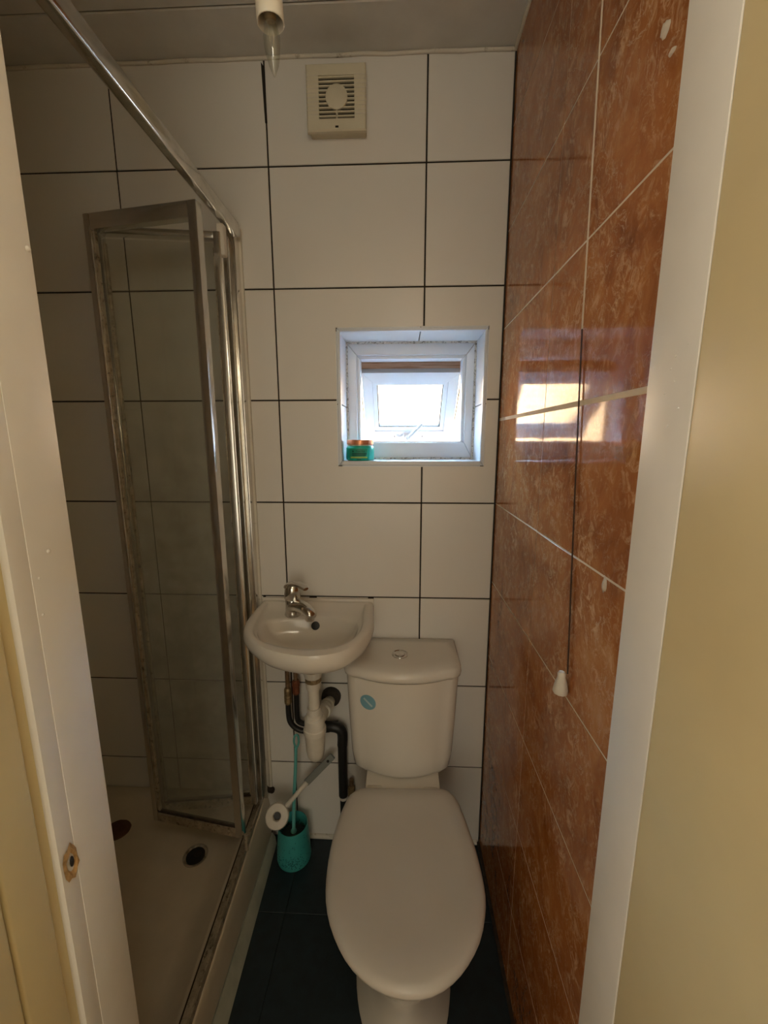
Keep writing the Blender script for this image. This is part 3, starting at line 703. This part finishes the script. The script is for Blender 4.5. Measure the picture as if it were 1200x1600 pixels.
# round sticker on the cistern front
sx, sz = -0.0875, 0.665
def cfront(x): return 1.0045 + 0.0275*((x-0.008)/0.121)**2
b = B(); n = 24; rr = 0.0225
def sdisc(r, off): return [(sx+math.cos(2*math.pi*k/n)*r, cfront(sx+math.cos(2*math.pi*k/n)*r)-off, sz+math.sin(2*math.pi*k/n)*r) for k in range(n)]
loft(b, [sdisc(rr, -.001), sdisc(rr, .0006), sdisc(rr*.6, .0006), sdisc(rr*.15, .0006)]); stk = build('sticker', b, 'sticker', wc_)
b = B(); q = []
for s_, t_ in ((-1, -1), (1, -1), (1, 1), (-1, 1)):
    x = sx + s_*0.012 + t_*0.0016; z = sz - s_*0.010 + t_*0.0020; q.append((x, z))
hexa(b, [(x, cfront(x)-.0004, z) for x, z in q] + [(x, cfront(x)-.0011, z) for x, z in q]); build('sticker_stripe', b, 'stickerpale', stk)
# seat lid outline, clockwise from back left
Lp = [(-0.10, 0.998), (-0.127, 0.986), (-0.144, 0.958), (-0.159, 0.892), (-0.166, 0.819), (-0.162, 0.741), (-0.149, 0.688), (-0.125, 0.640), (-0.088, 0.595), (-0.038, 0.564), (0.018, 0.553),
      (0.070, 0.562), (0.118, 0.593), (0.161, 0.645), (0.183, 0.699), (0.192, 0.745), (0.189, 0.826), (0.176, 0.906), (0.162, 0.968), (0.146, 0.994), (0.122, 1.004)]
Lp = [(x, y+0.009*max(0, min(1, (0.70-y)/0.14))) for x, y in Lp]
out = [Vector(p) for p in resample(catmull(Lp, 5), 60, True)]
cen = Vector((0.014, 0.80))
def inset(P, d, cy=0.0):
    n = len(P); res = []
    for i in range(n):
        t = (P[(i+1) % n]-P[i-1]).normalized(); nn = Vector((-t.y, t.x))
        if nn.dot(cen-P[i]) < 0: nn = -nn
        res.append(P[i]+nn*d)
    return res
def ring3(P, z): return [(p.x, p.y, z(p) if callable(z) else z) for p in P]
b = B(); loft(b, [ring3(inset(out, .006), .397), ring3(inset(out, .001), .399), ring3(out, .404), ring3(inset(out, .0015), .411), ring3(inset(out, .006), .4165), ring3(inset(out, .014), .4195), ring3(inset(out, .035), .4205),
                    ring3([cen.lerp(p, .74) for p in out], .4195), ring3([cen.lerp(p, .66) for p in out], .4170), ring3([cen.lerp(p, .50) for p in out], .4155), ring3([cen.lerp(p, .2) for p in out], .4155)])
build('seat_lid', b, 'seat', wc_, 60)
b = B(); loft(b, [ring3(inset(out, .024), .379), ring3(inset(out, .016), .381), ring3(inset(out, .013), .388), ring3(inset(out, .015), .395), ring3(inset(out, .020), .3965)]); build('seat', b, 'seat', wc_, 60)
for x in (-0.07, 0.09):
    b = B(); lathe(b, (x-.02, 1.002, 0.402), (1, 0, 0), ((.010, 0), (.011, .003), (.011, .037), (.010, .04)), 14); build('hinge', b, 'white', wc_, 40)
# pan: bowl under the seat narrowing to a foot, with the shelf that carries the cistern
rim = inset(out, .023)
def pan(s, z, dx=0.014, yf=None, yb=None):
    ys = [p.y for p in rim]; a0, a1 = min(ys), max(ys); res = []
    for p in rim:
        y = p.y if yf is None else yf + (p.y-a0)/(a1-a0)*(yb-yf)
        res.append((dx+(p.x-dx)*s, y, z))
    return res
b = B(); loft(b, [pan(.80, 0.0, .012, .655, 1.12), pan(.78, 0.012, .012, .66, 1.12), pan(.64, 0.05, .010, .690, 1.11), pan(.58, 0.12, .010, .700, 1.10), pan(.62, .20, .010, .680, 1.09), pan(.78, .28, .012, .625, 1.06), pan(.92, .335, .014, .610, 1.03), pan(.985, .360, .014, .592, 1.0), pan(1, .377)])
build('pan', b, 'ceramic', wc_, 60)
b = B(); box(b, (-0.100, 0.93, 0.25), (0.124, D-0.03, 0.372), 0.015, 3); box(b, (-0.096, 1.0, 0.36), (0.118, D-0.03, 0.4095), 0.004, 2); build('shelf', b, 'ceramic', wc_, 40)

# ------------------------------------------------------------------ wash basin
bas = tag(empty('wash_basin', (-0.25, D, 0.74)), 'small white wall-hung wash basin with rounded front left of the toilet', 'wash basin')
O = catmull([(-0.435, D), (-0.4365, 1.15), (-0.434, 1.06), (-0.418, 0.995), (-0.381, 0.944), (-0.325, 0.898), (-0.255, 0.873), (-0.20, 0.869), (-0.140, 0.889), (-0.104, 0.932), (-0.080, 0.992), (-0.0725, 1.06), (-0.078, 1.15), (-0.082, D)], 5)
O = [Vector(p) for p in resample(O, 54, False)]
BK = [Vector((p, D)) for p in []]
nb = 18
def closed(P, yb):            # close an outline along the back
    a, c = P[-1], P[0]
    return P + [a.lerp(c, (k+1)/(nb+1)) for k in range(nb)]
CO = closed(O, D)
c0 = Vector((-0.252, 1.05))
def sc(P, s, sy=None, c=c0): return [Vector((c.x+(p.x-c.x)*s, c.y+(p.y-c.y)*(sy if sy else s))) for p in P]
def under(s, z):               # underside rings stay on the wall at the back
    c = Vector((-0.252, 1.07)); wall_s = min(1.0, s*1.25)
    return ring3([Vector((c.x+(p.x-c.x)*s, c.y+(p.y-c.y)*(s if p.y < c.y else wall_s))) for p in CO], z)
# inner edge of the rim
I = catmull([(-0.412, 1.183), (-0.409, 1.12), (-0.402, 1.05), (-0.388, 0.99), (-0.355, 0.947), (-0.300, 0.919), (-0.245, 0.908), (-0.205, 0.908), (-0.160, 0.921), (-0.124, 0.955), (-0.106, 1.005), (-0.102, 1.06), (-0.106, 1.12), (-0.109, 1.183)], 5)
I = closed([Vector(p) for p in resample(I, 54, False)], 0)
# bowl edge: front follows the rim, back is the front of the tap ledge
Bw = catmull([(-0.385, 1.090), (-0.392, 1.06), (-0.388, 1.02), (-0.374, 0.985), (-0.345, 0.953), (-0.298, 0.929), (-0.245, 0.919), (-0.205, 0.919), (-0.165, 0.932), (-0.135, 0.962), (-0.119, 1.005), (-0.116, 1.05), (-0.120, 1.075), (-0.126, 1.095)], 5)
Bw = [Vector(p) for p in resample(Bw, 54, False)]
a_, c_ = Bw[-1], Bw[0]
Bw = Bw + [Vector((a_.x+(c_.x-a_.x)*(k+1)/(nb+1), a_.y+(c_.y-a_.y)*(k+1)/(nb+1)+0.030*math.sin(math.pi*(k+1)/(nb+1)))) for k in range(nb)]
cb_ = Vector((-0.250, 1.02))
rings = [under(.16, .766), under(.22, .769), under(.42, .782), under(.70, .806), under(.89, .829), under(.97, .846), ring3(CO, .862), ring3(CO, .872), ring3(sc(CO, .988, .994), .882), 
         ring3(sc(CO, .965, .985), .8875), ring3([p.lerp(q, .55) for p, q in zip(CO, I)], .8895), ring3([p.lerp(q, .9) for p, q in zip(CO, I)], .8875), ring3(I, .885), ring3([p.lerp(q, .25) for p, q in zip(I, Bw)], .8765), ring3([p.lerp(q, .5) for p, q in zip(I, Bw)], .8735),
         ring3([p.lerp(q, .9) for p, q in zip(I, Bw)], .8715), ring3(Bw, .869), ring3(sc(Bw, .965, c=cb_), .861), ring3(sc(Bw, .90, c=cb_), .842), ring3(sc(Bw, .80, c=cb_), .824), ring3(sc(Bw, .60, c=cb_), .809), ring3(sc(Bw, .35, c=cb_), .800), ring3(sc(Bw, .10, c=cb_), .797)]
b = B(); loft(b, rings); build('bowl', b, 'ceramic', bas, 50)
# tile-side upstand along the wall and mouldy sealant specks
b = B(); box(b, (-0.435, D-0.010, 0.86), (-0.082, D+0.0, 0.897), 0.003, 3); build('upstand', b, 'ceramic', bas, 40)
for x0, x1, z in ((-0.433, -0.425, .8985), (-0.285, -0.262, .8985), (-0.10, -0.082, .8985)):
    b = B(); box(b, (x0, D-.004, z-.0012), (x1, D-.0002, z+.001)); build('mould_speck', b, 'mould', bas)
b = B(); lathe(b, (-0.2485, 1.1145, 0.846), V(0, -1, 0.42), ((0.0125, -.004), (0.0125, 0.0035), (0.0105, .004)), 24); build('overflow_hole', b, 'black', bas, 40)
b = B(); lathe(b, (-0.25, 1.02, 0.7965), (0, 0, 1), ((0.022, 0), (0.021, .002), (.016, .001)), 20); build('waste_grating', b, 'chrome', bas, 40)

# ------------------------------------------------------------------ tap
tap = tag(empty('mixer_tap', (-0.318, 1.128, 0.874)), 'small chrome lever mixer tap on the back left of the wash basin', 'tap')
td = V(0.80, -0.60, 0).normalized(); tb = V(-0.318, 1.126, 0.8742)
b = B(); lathe(b, tb, (0, 0, 1), ((0.0235, 0), (0.024, 0.004), (0.0215, 0.010), (0.0205, 0.030), (0.0205, 0.050), (0.0185, 0.054)), 28); build('body', b, 'chrome', tap, 40)
b = B(); rings = []
for s, z, w, h in ((0.0, 0.028, .021, .022), (0.03, 0.036, .0200, .019), (0.055, 0.036, .0185, .0165), (0.076, 0.031, .0170, .0145), (0.088, 0.025, .0150, .0125), (0.094, 0.022, .010, .007)):
    c = tb + td*s + V(0, 0, z); sd_ = td.cross(V(0, 0, 1))
    rings.append([c + sd_*math.cos(a)*w + V(0, 0, 1)*math.sin(a)*h for a in [2*math.pi*k/18 for k in range(18)]])
loft(b, rings); build('spout', b, 'chrome', tap, 50)
b = B(); lathe(b, tb+td*0.077+V(0, 0, .026), (0, 0, -1), ((0.0130, 0), (0.0130, 0.018), (0.012, 0.021), (0.009, .020)), 20); build('nozzle', b, 'chrome', tap, 40)
hd = (V(0, 0, 1)+td*0.10).normalized()
b = B(); lathe(b, tb+V(0, 0, .052), hd, ((0.0225, 0), (0.0240, 0.003), (0.0232, 0.022), (0.0225, .036), (0.018, 0.046), (0.009, 0.050)), 26)
lv = build('lever', b, 'chrome', tap, 45)
b = B(); rings = []
for s, z, w, h in ((-0.014, 0.088, .019, .010), (0.012, 0.099, .0185, .008), (0.034, 0.102, .016, .0065), (0.055, 0.099, .013, .005), (0.064, 0.095, .009, .004)):
    c = tb + td*s + V(0, 0, z); sd_ = td.cross(V(0, 0, 1))
    rings.append([c + sd_*math.cos(a)*w + V(0, 0, 1)*math.sin(a)*h for a in [2*math.pi*k/16 for k in range(16)]])
loft(b, rings); build('lever_handle', b, 'chrome', lv, 50)
b = B(); q = V(0.55, -0.83, 0.05).normalized(); lathe(b, tb+V(0, 0, .080)+q*0.0220, q, ((.0042, 0), (.0038, .0012)), 12); build('indicator_hole', b, 'black', lv)

# ------------------------------------------------------------------ bottle trap
tx, ty = -0.2475, 1.055
trap = tag(empty('bottle_trap', (tx, ty, 0.45)), 'white plastic bottle trap under the wash basin', 'waste trap')
b = B(); lathe(b, (tx, ty, .766), (0, 0, -1), ((0.034, 0), (0.034, .012), (0.027, .036), (0.024, .046)), 24); tag(build('waste_flange', b, 'dirtywhite', trap, 40), 'grubby waste flange')
b = B(); lathe(b, (tx, ty, .752), (0, 0, -1), ((.0335, 0), (.0345, .003), (.0335, .007), (.028, .010)), 24); tag(build('flange_ring', b, 'brass', trap, 40), 'tarnished flange ring')
b = B(); lathe(b, (tx, ty, .720), (0, 0, -1), ((0.0235, 0), (0.0235, .014), (0.021, .016)), 12); tag(build('backnut', b, 'brass', trap, 20), 'tarnished back nut')
b = B(); lathe(b, (tx, ty, .706), (0, 0, -1), ((0.0225, 0), (0.023, .004), (0.021, .022), (0.0175, .024)), 18); build('top_nut', b, 'white', trap, 30)
b = B(); lathe(b, (tx, ty, .685), (0, 0, -1), ((0.0160, 0), (0.0160, .095)), 22); build('tailpipe', b, 'white', trap, 40)
b = B(); lathe(b, (tx, ty, .622), (0, 0, -1), ((0.0170, 0), (0.0205, .001), (0.0205, .020), (0.023, .022), (0.0235, .030)), 18); build('inlet_nut', b, 'white', trap, 30)
b = B(); lathe(b, (tx, ty, .592), (0, 0, -1), ((0.0245, 0), (0.0290, .004), (0.0295, .034), (0.0325, .036), (0.0330, .050), (0.0295, .052)), 28); build('trap_collar', b, 'white', trap, 30)
b = B(); lathe(b, (tx, ty, .540), (0, 0, -1), ((0.0305, 0), (0.0300, .006), (0.0270, .060), (0.0235, .078), (0.016, .088), (0.004, .091)), 28); build('bottle', b, 'dirtywhite', trap, 40)
oa, ob = V(tx+.012, ty+.020, .572), V(-0.226, D-.012, .548)
b = B(); tube(b, [oa, oa.lerp(ob, .5), ob], 0.0175, 16, 3); build('outlet', b, 'white', trap, 50)
for t in (0.30, 0.45, 0.62):
    b = B(); lathe(b, oa.lerp(ob, t), ob-oa, ((.0195, 0), (.0225, .003), (.0225, .010), (.0195, .013)), 18); build('outlet_ring', b, 'white', trap, 40)
b = B(); lathe(b, (-0.224, D-.020, .556), (0, 1, 0), ((.027, 0), (.031, .004), (.032, .0195)), 20); tag(build('wall_seal', b, 'rubber', trap, 40), 'black rubber seal at the wall')

# ------------------------------------------------------------------ supply and black pipes
p1 = tag(empty('supply_pipe', (-0.352, 1.16, 0.6)), 'left of two thin supply pipes under the basin, its black tail curving right', 'pipe')
b = B(); tube(b, [(-0.354, 1.158, .785), (-0.354, 1.158, .60)], 0.0068, 12, 1); build('riser', b, 'copper', p1, 50)
b = B(); lathe(b, (-0.355, 1.158, .612), (0, 0, -1), ((.0085, 0), (.0115, .006), (.0115, .024), (.0095, .026), (.012, .030), (.012, .050), (.009, .056)), 8); build('fitting', b, 'brass', p1, 20)
b = B(); tube(b, [(-0.355, 1.158, .560), (-0.355, 1.158, .520), (-0.350, 1.158, .490), (-0.328, 1.158, .466), (-0.295, 1.158, .460), (-0.225, 1.165, .462)], 0.0085, 12, 5); build('tail', b, 'black', p1, 50)
p2 = tag(empty('supply_pipe', (-0.33, 1.172, 0.6)), 'right of two thin supply pipes under the basin, with a rusty fitting and straight tail', 'pipe')
b = B(); tube(b, [(-0.3315, 1.172, .785), (-0.3315, 1.172, .62)], 0.0068, 12, 1); build('riser', b, 'copper', p2, 50)
b = B(); lathe(b, (-0.3315, 1.172, .632), (0, 0, -1), ((.0085, 0), (.0122, .006), (.0122, .022), (.0100, .024), (.0115, .028), (.0115, .046), (.009, .050)), 8); build('fitting', b, 'redbrass', p2, 20)
b = B(); tube(b, [(-0.3315, 1.172, .585), (-0.3315, 1.172, .50), (-0.322, 1.174, .478), (-0.29, 1.178, .470), (-0.2, 1.182, .474)], 0.0085, 12, 4); build('tail', b, 'black', p2, 50)
p3 = tag(empty('waste_pipe', (-0.19, 1.165, 0.0)), 'thick black pipe dropping to the floor between wash basin and toilet', 'pipe')
b = B(); tube(b, [(-0.255, 1.172, .468), (-0.205, 1.172, .466), (-0.186, 1.172, .446), (-0.186, 1.172, .40)], 0.0165, 14, 5); build('elbow', b, 'black', p3, 50)
b = B(); tube(b, [(-0.186, 1.172, .42), (-0.186, 1.172, .21)], 0.0150, 14, 1); build('pipe', b, 'black', p3, 50)
b = B(); lathe(b, (-0.186, 1.172, .215), (0, 0, -1), ((.0125, 0), (.0125, .018)), 14); build('band', b, 'white', p3, 40)
b = B(); tube(b, [(-0.186, 1.172, .2), (-0.186, 1.172, .0)], 0.0110, 14, 1); build('lower_pipe', b, 'black', p3, 50)
p4 = tag(empty('branch_pipe', (-0.168, 1.18, 0.2)), 'short tarnished pipe with fitting close beside the cistern foot', 'pipe')
b = B(); tube(b, [(-0.160, 1.185, .26), (-0.160, 1.185, .0)], 0.0075, 10, 1); build('pipe', b, 'copper', p4, 50)
b = B(); lathe(b, (-0.160, 1.185, .235), (0, 0, -1), ((.009, 0), (.0125, .004), (.0125, .040), (.009, .044)), 8); build('fitting', b, 'brass', p4, 20)

# ------------------------------------------------------------------ toilet brush in its holder
hx, hy = -0.351, 1.135
hol = tag(empty('brush_holder', (hx, hy, 0)), 'turquoise plastic toilet brush pot on the floor beside the shower', 'brush holder')
b = B(); lathe(b, (hx, hy, 0), (0, 0, 1), ((.046, 0), (.0545, .003), (.0565, .012), (.0535, .06), (.0495, .115), (.0480, .131), (.0462, .132), (.0455, .128), (.050, .03), (.01, .012)), 36); build('pot', b, 'teal', hol, 50)
random.seed(11)
b = B()
for k in range(150):
    a = -math.pi/2 + random.uniform(-1.25, 1.25); z = random.choice((random.uniform(.02, .05), random.uniform(.02, .115)))
    if random.random() < 0.5: a = -math.pi/2 + random.gauss(0.15, .25); z = random.gauss(.036, .010); z = max(.012, z)
    r = .0566 - (.0085*(z-.012)/.119) - .0002; s = random.uniform(.0012, .0026)
    lathe(b, (hx+math.cos(a)*r, hy+math.sin(a)*r, z), (math.cos(a), math.sin(a), .07), ((s, -.0006), (s*.8, .0006)), 6)
o = build('pressed_pattern', b, 'tealdark', hol); tag(o, kind='stuff')
br = tag(empty('toilet_brush', (hx, hy, 0.02)), 'turquoise toilet brush standing upright in the pot, loop handle at top', 'brush')
b = B(); tube(b, [(hx+.002, hy-.002, .085), (hx+.006, hy, .20), (hx+.014, hy+.012, .34), (hx+.017, hy+.016, .405)], [0.0062, 0.0050], 12, 4); build('handle', b, 'tealpale', br, 60)
b = B(); c = V(hx+.018, hy+.017, .4)
tube(b, [c, c+V(-.007, 0, .022), c+V(-.004, 0, .044), c+V(.003, 0, .050), c+V(.008, 0, .042), c+V(.008, 0, .02), c], 0.0035, 8, 5); build('loop', b, 'tealpale', br, 60)
b = B(); lathe(b, (hx+.002, hy-.002, .098), (0.03, 0, 1), ((.010, 0), (.011, .004), (.008, .012), (.0055, .016)), 14); build('collar', b, 'tealpale', br, 50)
b = B(); lathe(b, (hx, hy-.002, .030), (0, 0, 1), ((.030, 0), (.040, .012), (.041, .058), (.032, .070), (.008, .074)), 28)
random.seed(5)
for k in range(160):
    a = random.uniform(0, 2*math.pi); z = random.uniform(.06, .104); r = .030
    p = V(hx+math.cos(a)*r, hy+math.sin(a)*r-.002, z); d = V(math.cos(a), math.sin(a), random.uniform(-.1, .35)).normalized()
    tube(b, [p, p+d*.0135], 0.0009, 4, 1)
tag(build('bristles', b, 'bristle', br, 60), kind='stuff')

# long handled pad scrubber
pad = tag(empty('scrubbing_brush', (-0.386, 1.09, 0.2)), 'long-handled scrubber, round white head with a hole, leaning on the turquoise pot', 'scrubber')
hc = V(-0.388, 1.098, 0.200); hn = V(0.10, -0.80, 0.60).normalized()
s_, t_, d_ = frame_of(hn)
b = B(); n = 32; rings = []
for r, h in ((.016, 0), (.035, 0), (.0375, .004), (.037, .012), (.034, .016), (.014, .016), (.0115, .012), (.0115, .003)):
    rings.append([hc + d_*h + (s_*math.cos(2*math.pi*k/n)+t_*math.sin(2*math.pi*k/n))*r for k in range(n)])
rings.append(rings[0]); loft(b, rings, False, False); bmesh.ops.remove_doubles(b, verts=b.verts, dist=1e-6); build('head', b, 'dirtywhite', pad, 40)
b = B(); lathe(b, hc+d_*.002, d_, ((.0122, 0), (.0118, .003)), 6); build('head_hole', b, 'black', pad)
b = B(); lathe(b, hc-d_*.010, d_, ((.033, 0), (.036, .004), (.036, .0105)), 28); build('pad_backing', b, 'skirt', pad, 40)
h0, h1, h2 = V(-0.362, 1.110, 0.224), V(-0.300, 1.145, 0.283), V(-0.2155, 1.158, 0.372)
b = B(); tube(b, [h0, h0.lerp(h1, .5), h1], [0.0065, 0.0085], 12, 3); build('neck', b, 'dirtywhite', pad, 60)
b = B(); dd = (h2-h1).normalized(); up = V(0, -1, 0.3)
bar(b, h1-dd*.006, h2, 0.022, 0.010, up, 0.004); grip = build('grip', b, 'grey', pad, 50)
sN = dd.cross(up).normalized(); uN = sN.cross(dd).normalized()
if uN.y > 0: uN = -uN
b = B(); lathe(b, h2-dd*.022+uN*.0048, uN, ((.0048, 0), (.0045, .001)), 12); build('hanging_hole', b, 'black', grip)

# ------------------------------------------------------------------ jar on the window sill
jx, jy, jz = -0.124, 1.252, iz0
jar = tag(empty('scrub_jar', (jx, jy, jz)), 'squat clear jar of green scrub with copper lid in the window sill corner', 'jar')
b = B(); lathe(b, (jx, jy, jz+.0005), (0, 0, 1), ((.038, 0), (.0415, .002), (.0425, .006), (.0425, .036), (.0400, .042), (.0370, .0445)), 36); build('body', b, 'gel', jar, 50)
b = B(); lathe(b, (jx, jy, jz+.0445), (0, 0, 1), ((.0375, 0), (.0375, .003)), 30); build('neck', b, 'white', jar, 40)
b = B(); lathe(b, (jx, jy, jz+.0475), (0, 0, 1), ((.0395, 0), (.0405, .001), (.0405, .013), (.0395, .0145), (.03, .0145)), 36); build('lid', b, 'lid', jar, 40)
def wrap(a0, a1, z0, z1, r, n=14):
    b = B()
    f = lambda a, r_, z: (jx+math.sin(a)*r_, jy-math.cos(a)*r_, jz+z)
    rs = []
    for k in range(n+1):
        a = a0+(a1-a0)*k/n; rs.append([f(a, r-.001, z0), f(a, r, z0), f(a, r, z1), f(a, r-.001, z1)])
    return loft(b, rs)
lb = build('label', wrap(-.75, .62, .006, .036, .0430), 'label', jar, 50)
build('label_bar', wrap(-.62, .60, .0085, .0125, .0433), 'labelbar', lb, 50)
for z, a, c in ((.0225, -.5, .55), (.0195, -.5, .55), (.0165, -.5, .5), (.0045, -.15, .15)):
    build('label_line', wrap(a, c, z-.0008, z+.0008, .0433), 'print', lb, 50)
def text_on_jar(s, size, z, a0):
    cu = bpy.data.curves.new('label_text', 'FONT'); cu.body = s; cu.size = size; cu.extrude = 0.0; cu.align_x = 'CENTER'; cu.resolution_u = 3
    to = bpy.data.objects.new('label_text', cu); COL.objects.link(to)
    dg = bpy.context.evaluated_depsgraph_get(); me = bpy.data.meshes.new_from_object(to.evaluated_get(dg)); COL.objects.unlink(to); bpy.data.objects.remove(to)
    bt = B(); bt.from_mesh(me); bpy.data.meshes.remove(me)
    for v in bt.verts:
        a = a0 + v.co.x/.0434; v.co = V(jx+math.sin(a)*.0435, jy-math.cos(a)*.0435, jz+z+v.co.y)
    return build('label_text', bt, 'print', lb)
text_on_jar('Tree Hut', .0075, .0262, .10)
b = B()
for zz, w in ((.0262, .0035), (.0282, .0025)):
    a = -.42; f = lambda da, z: (jx+math.sin(a+da/.043)*.0435, jy-math.cos(a+da/.043)*.0435, jz+z)
    vs = [b.verts.new(f(-w, zz)), b.verts.new(f(w, zz)), b.verts.new(f(0, zz+.0035))]; b.faces.new(vs)
build('label_emblem', b, 'print', lb)

# added window frame round the left fill light, out of view
b = B()
for lo, hi in (((-1.0, -.42, .9), (-.97, -.37, 2.1)), ((-1.0, .13, .9), (-.97, .18, 2.1)), ((-1.0, -.42, .9), (-.97, .18, .95)), ((-1.0, -.42, 2.05), (-.97, .18, 2.1))): box(b, lo, hi, .003)
tag(build('fill_frame_left', b, 'upvc'), kind='structure')
b = B()  # added door surround round the frontal fill light, unseen
for lo, hi in (((-.53, -1.6, 0), (-.45, -1.56, 2.13)), ((.35, -1.6, 0), (.43, -1.56, 2.13)), ((-.53, -1.6, 2.05), (.43, -1.56, 2.13)), ((-.53, -1.6, 0), (.43, -1.56, .55))): box(b, lo, hi, .003)
tag(build('fill_frame_end', b, 'upvc'), kind='structure')

# added pendant for the fill lamp, unseen (its light is set at the top)
fill_lamp = tag(empty('fill_pendant', (0.03, -0.14, 2.36)), 'added unseen pendant with shallow shade, carries the fill lamp behind the camera', 'lamp')
b = B(); lathe(b, (0.03, -0.14, 2.36), (0, 0, -1), ((.004, 0), (.004, .26)), 8); build('flex', b, 'white', fill_lamp, 40)
b = B(); lathe(b, (0.03, -0.14, 2.10), (0, 0, -1), ((.012, -.02), (.03, 0), (.09, .03), (.092, .031), (.03, .004)), 28, True, True); build('lamp_shade', b, 'white', fill_lamp, 40)
